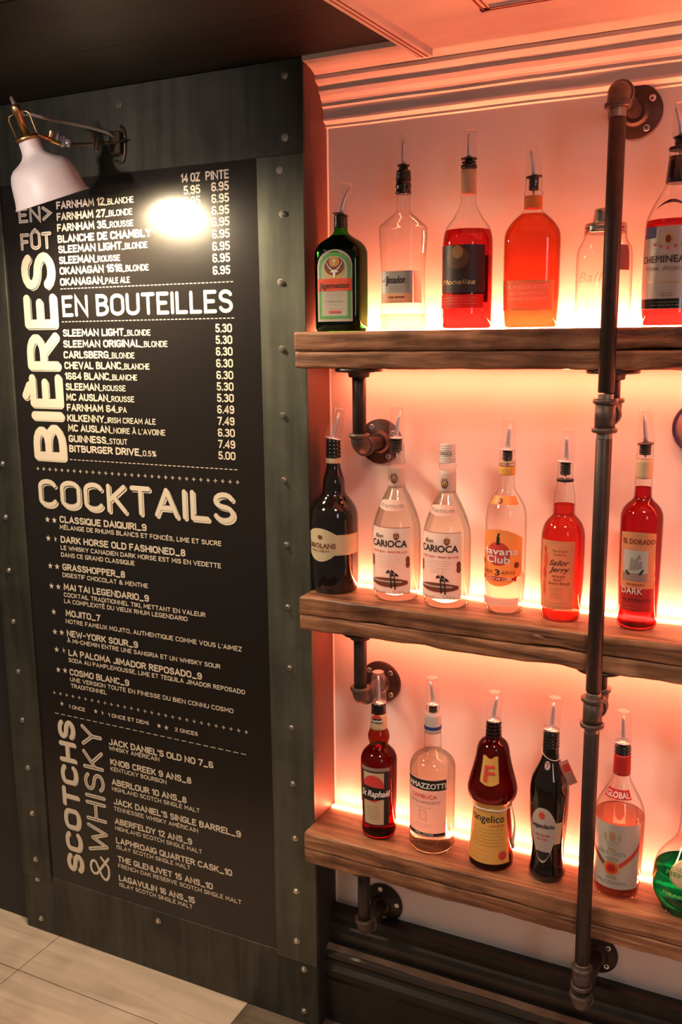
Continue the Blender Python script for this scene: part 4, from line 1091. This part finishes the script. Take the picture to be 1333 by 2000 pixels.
# 8, 9 ---- white rum pair
def rum(x, yb, dy, capped, label, group=None):
    b = Bottle('liquor_bottle', label, 'bottle', x, yb, Z2,
      [(yb,43.5),(yb-9,47),(1120+dy,47),(1040+dy,47),(1026+dy,46),(1013+dy,43),(1000+dy,39),(985+dy,33),(970+dy,26.5),(956+dy,19.5),(948+dy,16.5),(905+dy,15.5),(903+dy,16.8),(896+dy,16.8),(893+dy,14.2),(866+dy,14)])
    b.body('clear', 'l_clear', 925+dy)
    b.ring('neck_label', 951+dy, 908+dy, 17.0, 16.2, 'pinkwhite')
    if capped: b.ring('screw_cap', 903, 866, 15.2, 14.6, 'white', ribs=9)
    else: b.pourer(854.5, 794, 0, 15.5, 12, bend=5, stop=(881, 10), fl=14, flm='spout')
    cx = proj((b.X, b.Y, Z2+b.z(1090)))[0]
    b.frame(cx-17, cx+28 if capped else cx+26, 1095+dy)
    b.patch('label', 'white', 1031+dy, 1159+dy, -1, 1, nu=40); b.patch('gold_edge', 'brown_l', 1030.5+dy, 1031.5+dy, -1, 1); b.patch('gold_edge', 'brown_l', 1158+dy, 1159+dy, -1, 1)
    b.text('Ron', 1051+dy, 8, .20, 'ink_blk', u=-.45, shear=.4, bold=.0002); b.text('CARIOCA', 1068+dy, 13.5, .84, 'ink_blk', u=-.02, bold=.0006)
    b.poly([(.24,1042+dy),(.48,1042+dy),(.48,1049+dy),(.43,1053+dy),(.36,1055+dy),(.29,1053+dy),(.24,1049+dy)], 'brown_l'); b.poly([(.30,1044+dy),(.34,1044+dy),(.34,1050+dy),(.30,1050+dy)], 'gold'); b.poly([(.38,1044+dy),(.42,1044+dy),(.42,1050+dy),(.38,1050+dy)], 'gold')
    for q_ in (.31,.36,.41): b.poly([(q_-.02,1041+dy),(q_+.02,1041+dy),(q_,1037+dy)], 'gold')
    b.text('WHITE RUM - RHUM BLANC', 1080+dy, 4.5, .84, 'ink_red', stroke=True); b.greek(1086+dy, 1100+dy, 4, .58); b.greek(1104+dy, 1108+dy, 2, .42, 'ink_red')
    for sg in (-1, 1):
        b.ell('medal', 'brown_l', 1093+dy, 7, sg*.86, .10); b.ell('medal', 'brown_l', 1102+dy, 7, sg*.86, .10)
    # beach and palms
    b.patch('beach_picture', 'brown_l', 1128+dy, 1146+dy, -.88, .86, top=lambda t: .35*t*t, bot=lambda t: .3*t*t); b.patch('beach_wave', 'pinkwhite', 1134+dy, 1137+dy, -.80, .60); b.layer += 1
    for (u0, y0, y1) in ((.12,1118,1148),(.28,1124,1150)):
        b.poly([(u0-.02,y0+dy),(u0+.02,y0+dy),(u0+.07,y1+dy),(u0+.01,y1+dy)], 'ink_blk')
        for k in range(9):
            a_ = PI*k/8; b.poly([(u0, y0+dy), (u0+math.cos(a_)*.15-.02, y0+dy-8*math.sin(a_)), (u0+math.cos(a_)*.22, y0+dy+2-6*math.sin(a_)), (u0+math.cos(a_)*.12, y0+dy+1-3*math.sin(a_))], 'ink_blk')
    b.text('40% alc./vol.', 1157+dy, 5, .42, 'ink_gry', u=-.5); b.text('1.14 L', 1157+dy, 5.5, .24, 'ink_gry', u=.48); b.flush()
    b.lp = None; b.patch('shoulder_label', 'pinkwhite', 979+dy, 999+dy, -1.0, 1.05, top=lambda t: .18*t*t, bot=lambda t: .30*t*t-.05, e=.0006)
    b.text('Premium', 993+dy, 8, .74, 'ink_gry', shear=.3, bold=.0002); b.flush()
    nx = proj((b.X, b.Y, Z2+b.z(930+dy)))[0]; b.frame(nx-5.5, nx+5, 930+dy)
    b.poly([(-.62,930+dy),(.62,930+dy),(.62,938+dy),(.35,943+dy),(0,945+dy),(-.35,943+dy),(-.62,938+dy)], 'brown_l', e=.0017)
    for q_ in (-.35, 0, .35):
        b.poly([(q_-.1,932+dy),(q_+.1,932+dy),(q_+.1,939+dy),(q_-.1,939+dy)], 'gold', e=.0020); b.poly([(q_-.16,929+dy),(q_+.16,929+dy),(q_,923+dy)], 'brown_l', e=.0018)
    b.flush()
    if capped:
        nx = proj((b.X, b.Y, Z2+b.z(884)))[0]; b.frame(nx-5, nx+7, 884); b.text('CARIOCA', 889, 8, .98, 'ink_blk', e=.0030); b.flush()
    return b
rum(775.5, 1177, 0, False, 'clear white rum bottle with spout and dust cap, next to the near-black cream bottle')
rum(872, 1191.5, 10, True, 'clear white rum bottle closed with a white screw cap')

# 10
b = Bottle('liquor_bottle', 'clear rum bottle with orange arched label holding a red disc', 'bottle', 985, 1201.3, Z2,
    [(1201,36.5),(1193,40),(1120,40),(1020,39.8),(1004,39),(990,36.5),(978,31),(968,25),(959,18.5),(950,15),(930,14),(908,14),(905,16),(898,16),(895,14.5),(880,14.5)])
b.body('clear', 'l_clear', 1120); b.ring('neck_label', 927, 911, 16, 16, 'yellow_l'); b.ring('neck_ring', 909, 905, 16.6, 16.6, 'clear'); b.ring('neck_ring', 903, 900, 16.6, 16.6, 'foil')
b.pourer(877, 818, 2, 15.5, 12.5, bend=2, stop=(899, 10), fl=15.5, flm='spout')
b.frame(973, 1016, 1090)
b.patch('label', 'tan', 1034, 1145, -1.1, 1.1, top=lambda t: .16*t*t, bot=lambda t: .24*t*t, nu=36); b.lp.data.materials[0] = M['amber_l']
b.ell('red_disc', 'ink_red', 1082, 23, 0, .52); b.poly([(-.07,1064),(.07,1064),(.04,1046),(.10,1042),(.0,1041),(-.06,1050)], 'ink_blk'); b.ell('figure', 'ink_blk', 1053, 5, .02, .06); b.layer = 6
b.text('Havana', 1083, 14, .86, 'ink_wht', bold=.0004); b.text('Club', 1099, 14, .50, 'ink_wht', bold=.0004)
b.ell('medal', 'brown_l', 1100, 6, -.8, .12); b.ell('medal', 'brown_l', 1103, 6, .8, .12); b.text('AÑEJO', 1120, 6, .28, 'ink_blk', u=-.48); b.text('3', 1123, 12, .10, 'ink_blk', u=0, bold=.0004); b.text('AÑOS', 1120, 6, .28, 'ink_blk', u=.45)
b.patch('red_band', 'red_l', 1126, 1134, -.8, .8, top=lambda t: 1.2*t*t, bot=lambda t: 1.2*t*t); b.text('EL RON DE CUBA', 1132, 4, .6, 'ink_wht', stroke=True); b.flush()
b.lp = None; b.patch('foot_label', 'pinkwhite', 1168, 1183, -.95, .95, e=.0005); b.greek(1172, 1179, 3, .8, 'ink_red'); b.flush()
b.lp = None; b.patch('shoulder_label', 'amber_l', 971, 987, -.7, 1.0, e=.0009); b.text('3', 984, 9, .10, 'ink_blk', bold=.0003); b.flush()

# 11
b = Bottle('liquor_bottle', 'flared-neck bottle of red spiced rum with tan parchment label, beside the pipe upright', 'bottle', 1095, 1216.6, Z2,
    [(1216,38.5),(1208,42.5),(1120,43),(1050,43),(1034,41),(1022,36.5),(1014,30.5),(1005,22.5),(998,21.5),(980,21),(960,19),(945,16),(941,15.5),(938,16.5),(934,16.5),(931,14.5),(902,14.5)])
b.body('clear', 'l_spiced', 984); b.ring('neck_ring', 940, 935, 16.8, 16.8, 'rubber')
b.pourer(900, 838, 4, 16.5, 13, bend=-3, stop=(927, 10.5), fl=16, flm='spout')
b.frame(1086, 1121, 1123)
b.patch('label', 'tan', 1057, 1190, -1, 1, nu=34); b.patch('label_edge', 'gold', 1059, 1060, -.95, .95); b.patch('label_edge', 'gold', 1187, 1188, -.95, .95)
b.text('The Original', 1078, 4.5, .42, 'brown_l', u=.2); b.text('Caribbean', 1085, 4.5, .36, 'brown_l', u=.2); b.text('Sailor', 1104, 11, .50, 'ink_blk', u=.12, shear=.45, bold=.0002); b.text('Jerry', 1117, 11, .48, 'ink_blk', u=.15, shear=.45, bold=.0002)
b.text('SPICED', 1128, 4.5, .34, 'brown_l', u=.15, stroke=True); b.text('RUM', 1135, 4.5, .2, 'brown_l', u=.12, stroke=True); b.text('RHUM ÉPICÉ', 1142, 4.5, .56, 'brown_l', u=.2, stroke=True); b.greek(1150, 1168, 5, .42, 'brown_l', u=.1); b.greek(1178, 1184, 2, .8, 'brown_l')
b.ell('figure', 'ink_red', 1075, 6, -.66, .10); b.ell('figure', 'orange_l', 1095, 15, -.62, .13); b.ell('figure', 'ink_red', 1120, 12, -.66, .09); b.ell('figure', 'orange_l', 1150, 16, -.68, .06); b.flush()

# 12
b = Bottle('liquor_bottle', 'dark red rum bottle with sailing-ship label and beige neck foil, right of the pipe upright', 'bottle', 1243.4, 1233.6, Z2,
    [(1233,38.5),(1225,40.5),(1212,40.5),(1195,39.5),(1120,41.5),(1010,42),(1001,40.5),(992,36.5),(984,30),(977,22),(970,18),(950,17),(936,16.5),(893,16),(890,16.5),(868,15)])
b.body('clear', 'l_dark', 951); b.ring('neck_foil', 934, 897, 17.4, 17, 'foil')
b.pourer(866, 799, -4, 18, 12.5, bend=-2, stop=(888, 12), fl=16)
b.frame(1246, 1278, 1118)
b.patch('label', 'tan', 1040, 1196, -1.15, 1, nu=34, top=lambda t: .02*t*t); b.patch('label_foot', 'red_l', 1150, 1196, -1.15, 1); b.patch('picture', 'silver', 1076, 1136, -.9, .55)
b.patch('picture_sea', 'greytag', 1120, 1136, -.9, .55)
b.text('EL DORADO', 1063, 10, .92, 'brown_l', bold=.0003)
for (u0, u1, y0, y1) in ((-.5,-.2,1116,1100),(-.25,.05,1114,1092),(0,.25,1112,1096),(-.1,.15,1094,1084),(-.45,-.25,1100,1090)): b.poly([(u0,y0),(u1,y0-2),(u1-.04,y1),(u0+.08,y1+1)], 'ink_gry')
b.poly([(-.7,1116),(.35,1112),(.2,1122),(-.55,1124)], 'ink_blk', e=.0024); b.text('DARK', 1161, 13, .62, 'ink_wht', u=-.3); b.text('DEMERARA', 1144, 4, .5, 'brown_l', stroke=True, u=-.1)
b.text('RUM RHUM', 1176, 7, .8, 'ink_blk'); b.greek(1182, 1189, 2, .5, 'gold', u=-.3); b.flush()

# ---- lowest shelf
# 13
b = Bottle('aperitif_bottle', 'slim red aperitif bottle with bulbed neck and black sash label, lowest shelf far left', 'bottle', 741, 1640.5, Z3,
    [(1640,31.5),(1633,34),(1612,34),(1590,33),(1560,34.5),(1482,35.3),(1474,34),(1466,30),(1459,23.5),(1454,18.5),(1449,18),(1443,20),(1436,21),(1429,19.5),(1422,16.5),(1412,15.5),(1391,14.5),(1372,14)])
b.body('brownglass', 'l_raph', 1455); b.ring('screw_cap', 1390, 1372, 14.6, 14.2, 'blackgloss'); b.ring('neck_label', 1421, 1391, 16.6, 15.2, 'foil')
b.pourer(1370, 1311, -1, 15.5, 11.8, bend=0, fl=14.5, flm='spout')
b.frame(732, 761, 1555)
b.patch('label', 'blackgloss', 1499, 1613, -1, 1, nu=34); b.lp.data.materials[0] = M['rubber']; b.patch('gold_panel', 'foil', 1510, 1611, -.78, .60); b.patch('label_head', 'greytag', 1500, 1507, -1, 1)
b.ell('red_disc', 'ink_red', 1541, 26, -.1, .74); b.patch('sash', 'rubber', 1538, 1563, -1, .98, top=lambda t: .12*t, bot=lambda t: .12*t)
b.text('St Raphaël', 1556, 13, .92, 'ink_wht', shear=.2, bold=.0005); b.greek(1575, 1600, 6, .4, 'brown_l', u=-.1); b.flush()
nx = proj((b.X, b.Y, Z3+b.z(1406)))[0]; b.frame(nx-4, nx+6, 1406); b.ell('emblem', 'ink_red', 1403, 7, 0, .8, e=.0020); b.patch('sash', 'rubber', 1404, 1412, -1, 1, e=.0023); b.text('Raphaël', 1410, 5, .9, 'ink_wht', e=.0027, shear=.2, bold=.0002); b.flush()

# 14
b = Bottle('liquor_bottle', 'clear anise liqueur bottle with white cap and black-headed white label, second on the lowest shelf', 'bottle', 844, 1670.4, Z3,
    [(1670,40),(1661,44),(1640,44.5),(1600,44),(1500,44.5),(1488,43.5),(1480,39.5),(1473,32),(1466,21),(1460,17.5),(1445,16.5),(1425,16),(1394,15.5),(1388,13),(1378,13)])
b.body('clear', 'l_clear', 1470); b.ring('screw_cap', 1428, 1390, 16.6, 16, 'white'); b.ring('blue_ring', 1421, 1414, 17, 17, 'ink_blu')
b.pourer(1373, 1322, -2, 13, 11.5, bend=-3, stop=(1390, 8), fl=13.5, flm='spout')
b.frame(829, 871, 1578)
b.patch('label', 'pinkwhite', 1521, 1636, -1.05, 1, top=lambda t: .0, nu=36); b.patch('black_head', 'rubber', 1523, 1543, -1.05, 1); b.patch('black_foot', 'rubber', 1626, 1632, -1.05, .95)
b.text('RAMAZZOTTI', 1539, 11, .95, 'ink_wht', bold=.0004); b.text('SAMBUCA', 1559, 8.5, .56, 'ink_red', bold=.0002); b.text('FRATELLI RAMAZZOTTI', 1569, 5.5, .70, 'ink_blk'); b.text('MILANO', 1630.5, 4.2, .42, 'ink_wht', stroke=True)
b.poly([(-.22,1583),(.1,1583),(.1,1583.8),(-.22,1583.8)], 'ink_gry'); b.poly([(-.22,1600),(.1,1600),(.1,1600.8),(-.22,1600.8)], 'ink_gry'); b.poly([(-.22,1583),(-.2,1583),(-.2,1600),(-.22,1600)], 'ink_gry'); b.poly([(.08,1583),(.1,1583),(.1,1600),(.08,1600)], 'ink_gry')
b.greek(1576, 1578, 2, .4); b.greek(1590, 1594, 2, .1, u=-.06); b.greek(1610, 1614, 2, .5); b.flush()

# 15
b = Bottle('liquor_bottle', 'brown robed-monk-shaped bottle tied with white rope round its waist', 'bottle', 959, 1701.6, Z3,
    [(1701,43),(1695,46.5),(1683,47),(1640,42),(1600,38.5),(1572,35.5),(1566,35),(1561,37),(1555,42.5),(1547,47),(1538,48.5),(1528,47),(1505,41),(1480,34.5),(1462,31.5),(1452,28.5),(1446,24),(1441,17.5),(1436,15.5),(1408,14.5)])
b.body('brownglass', 'l_brown', 1440); b.ring('screw_collar', 1436, 1408, 15.4, 14.4, 'blackgloss', ribs=4)
b.pourer(1405, 1350, 1, 14, 12.5, bend=4, fl=14, flm='spout')
b.frame(957, 975, 1505)
b.patch('emblem_label', 'yellow_l', 1483, 1534, -1.0, 1.0, top=lambda t: .05*math.cos(t*4), bot=lambda t: .12*t*t, e=.0014, nu=20)
b.text('F', 1526, 32, .55, 'ink_red', bold=.0008, e=.0034); b.flush()
b.frame(946, 992, 1620)
b.lp = None; b.patch('label', 'yellow_l', 1568, 1683, -1.0, 1.0, nu=40)
b.text('Frangelico', 1606, 15, .86, 'ink_blk', u=-.02, bold=.0003); b.text('LIQUEUR', 1614, 4.5, .32, 'ink_red', u=.5, stroke=True); b.greek(1620, 1650, 6, .85, 'brown_l'); b.greek(1660, 1676, 3, .5, 'ink_red', u=-.3); b.ell('seal', 'ink_red', 1668, 8, .72, .16); b.flush()
rw = b.rad(b.z(1566)) + .0022; zb2 = b.zs + b.z(1566)
pts = [(b.X + rw*math.sin(2*PI*k/40), b.Y - rw*math.cos(2*PI*k/40), zb2 + .001*math.sin(k)) for k in range(41)]
MB().tube(pts, .0019, 8).build('rope_belt', M['rope'], b.t)
for k, (dx_, L_) in enumerate(((0, .075), (.006, .088))):
    a_ = b.az + 1.25; q = Vector((math.sin(a_), -math.cos(a_), 0)); q2 = Vector((math.cos(a_), math.sin(a_), 0)); st = Vector((b.X, b.Y, zb2)) + q*(rw+.001)
    pp = [st + q*(.002+.004*math.sin(i*.5)) + q*(.006*(i/8)) + q2*(dx_*i/8) - Vector((0,0,L_*i/8)) for i in range(9)]
    r2_ = [.0015]*7 + [.0015, .0034]
    MB().tube(pp + [pp[-1] - Vector((0,0,.005))], r2_ + [.0018], 8).build('rope_tail', M['rope'], b.t)

# 16
b = Bottle('liquor_bottle', 'dark brown curvy rum bottle with oval white label and a paper tag round its neck', 'bottle', 1068, 1725, Z3,
    [(1725,33),(1718,36),(1706,37),(1696,36.5),(1682,33.5),(1665,32),(1640,33),(1610,36),(1580,38),(1550,38.5),(1533,38),(1515,34.5),(1500,27.5),(1487,21),(1475,17),(1465,16),(1430,15.5)])
b.body('black'); b.ring('screw_collar', 1457, 1427, 16.2, 15.4, 'blackgloss', ribs=5)
b.pourer(1423, 1361, 5, 16, 12.5, bend=-1, fl=15.5, flm='spout')
b.frame(1061, 1088, 1620)
b.patch('label', 'pinkwhite', 1577, 1686, -.95, .95, top=lambda t: .32*abs(t)**2.4, bot=lambda t: .50*t*t, nu=34); b.patch('label_band', 'cream_l', 1605, 1648, .80, 1.35, e=.0004)
b.patch('label_foot', 'rubber', 1664, 1682, -.52, .52, bot=lambda t: .8*t*t, top=lambda t: 0)
b.ell('red_seal', 'ink_red', 1592, 7, -.05, .20); b.text('Legendario', 1616, 9.5, .80, 'ink_blk', bold=.0003); b.text('RON ELIXIR', 1633, 4.5, .5, 'ink_red', stroke=True); b.text('DE CUBA', 1641, 4.5, .4, 'ink_red', stroke=True); b.greek(1648, 1660, 4, .4); b.flush()
b.lp = None; b.frame(1069, 1076, 1497); b.lp = None; b.ell('seven_seal', 'pinkwhite', 1497, 7.5, 0, .95, e=.0008); b.text('7', 1502, 10, .45, 'ink_red', bold=.0002, e=.0014); b.flush()
# neck tag: string and folded card
rn = b.rad(b.z(1470)) + .0008; zn = b.zs + b.z(1470); rt = Vector((R0.x, R0.y, 0)).normalized()
MB().tube([(b.X + rn*math.sin(2*PI*k/24)*1.03, b.Y - rn*math.cos(2*PI*k/24)*1.03, zn + .009*math.cos(2*PI*k/24 + 2.2)) for k in range(25)], .0008, 6).build('tag_string', M['rope'], b.t)
vw = Vector((math.sin(b.az), -math.cos(b.az), 0))
tc = Vector((b.X, b.Y, 0)) + rt*.0235 + vw*.022
mb = MB(); zt2 = b.zs + b.z(1477)
def card(mb, x0, x1, z0, z1, tl=.42, th=.0006, o=0):
    c_, s2 = math.cos(tl), math.sin(tl); q = []
    for (x, z) in ((x0,z0),(x1,z0),(x1,z1),(x0,z1)):
        p = tc + rt*(x*c_ - z*s2) + vw*o; q.append((p.x, p.y, zt2 + x*s2 + z*c_))
    mb.add(q + [(p[0]-vw.x*th, p[1]-vw.y*th, p[2]) for p in q], [(0,1,2,3),(7,6,5,4),(0,4,5,1),(1,5,6,2),(2,6,7,3),(3,7,4,0)]); return mb
tg = card(mb, -.008, .009, -.052, 0).build('neck_tag', M['pinktag'], b.t)
for k in range(3): card(MB(), -.007+.0055*k, -.0045+.0055*k, -.050, -.027, o=.0004).build('tag_stripe', M['ink_gry'], tg)
card(MB(), -.006, .007, -.024, -.008, o=.0004).build('tag_panel', M['ink_red'], tg)

# 17
b = Bottle('liquor_bottle', 'clear grain-alcohol bottle with grey chevron label and red-brown neck sleeve', 'bottle', 1203, 1757.5, Z3,
    [(1757,43.5),(1748,46.5),(1700,47),(1600,49.5),(1586,49),(1574,46.5),(1560,41),(1548,34),(1534,26),(1522,19.5),(1512,16.5),(1505,16),(1456,15.5)])
b.body('clear', 'l_peach', 1586); b.ring('neck_sleeve', 1509, 1470, 17.4, 16.4, 'red_l'); b.ring('screw_collar', 1470, 1455, 16, 15.6, 'blackgloss', ribs=3)
b.pourer(1448, 1387, -1, 15.5, 13, bend=-1, fl=15.5, flm='spout', stop=(1468, 9))
b.frame(1196, 1247, 1670)
b.patch('label', 'silver', 1610, 1735, -1.0, 1.0, nu=40)
for sg in (-1, 1):
    for k in range(10):
        t0, t1 = k/10, (k+1)/10; f = lambda t: (sg*(.98-.80*t), 1652 + 42*t**.8)
        u0, y0 = f(t0); u1, y1 = f(t1); b.poly([(u0, y0-6), (u1, y1-6), (u1, y1+5), (u0, y0+5)], 'brown_l' if sg < 0 else 'ink_red'); b.poly([(u0, y0+3.4), (u1, y1+3.4), (u1, y1+5.4), (u0, y0+5.4)], 'gold', e=.0013)
b.ell('seal', 'gold', 1695, 14, 0, .28, e=.0015); b.ell('seal', 'orange_l', 1695, 11, 0, .22, e=.0017); b.ell('seal', 'red_l', 1695, 7, 0, .14, e=.0019)
b.text('ALCOOL', 1669, 8, .50, 'ink_gry'); b.text('40%', 1679, 7, .22, 'ink_gry'); b.text('40%', 1716, 6, .20, 'ink_gry'); b.text('ALCOHOL', 1726, 7, .54, 'ink_gry')
b.poly([(-.14,1656),(.14,1656),(.10,1659.5),(-.10,1659.5)], 'gold')
b.ell('crest', 'tan', 1632, 8, 0, .12)
for u0 in (-.24, .24): b.poly([(u0-.03,1640),(u0+.03,1640),(u0+.03,1628),(u0-.03,1628)], 'tan')
b.greek(1643, 1650, 3, .24, 'brown_l'); b.flush()
b.lp = None; b.patch('name_strip', 'red_l', 1551, 1567, -.66, .74, e=.0009); b.text('GLOBAL', 1564, 10.5, .64, 'ink_wht', u=.04, bold=.0003); b.flush()

# 18
b = Bottle('liquor_bottle', 'squat onion-shaped bottle of green mint liqueur, cut by the right edge of the picture', 'bottle', 1337, 1797, Z3,
    [(1797,50),(1790,58),(1770,64),(1740,68),(1716,69),(1694,66),(1678,60),(1664,49),(1652,38),(1640,28),(1624,21.5),(1600,19.5),(1580,18.5),(1545,17.5),(1540,19),(1534,19),(1530,17),(1450,15)])
b.body('clear', 'l_green', 1694); b.ring('neck_label', 1580, 1545, 19.6, 18.8, 'green_l'); b.ring('neck_foil', 1545, 1470, 19, 16.5, 'amber_l')
b.pourer(1440, 1380, 0, 16, 12, stop=(1462, 9))
b.frame(1338, 1372, 1716)
b.ell('label', 'gold', 1715, 24, 0, 1.0); b.ell('label_field', 'cream_l', 1715, 21.5, 0, .9); b.text('CRÈME DE', 1711, 6, .9, 'green_l'); b.text('MENTHE', 1721, 8.5, 1.2, 'green_l', bold=.0003)
b.text("MEAGHER'S", 1757, 6, 1.2, 'gold'); b.flush()
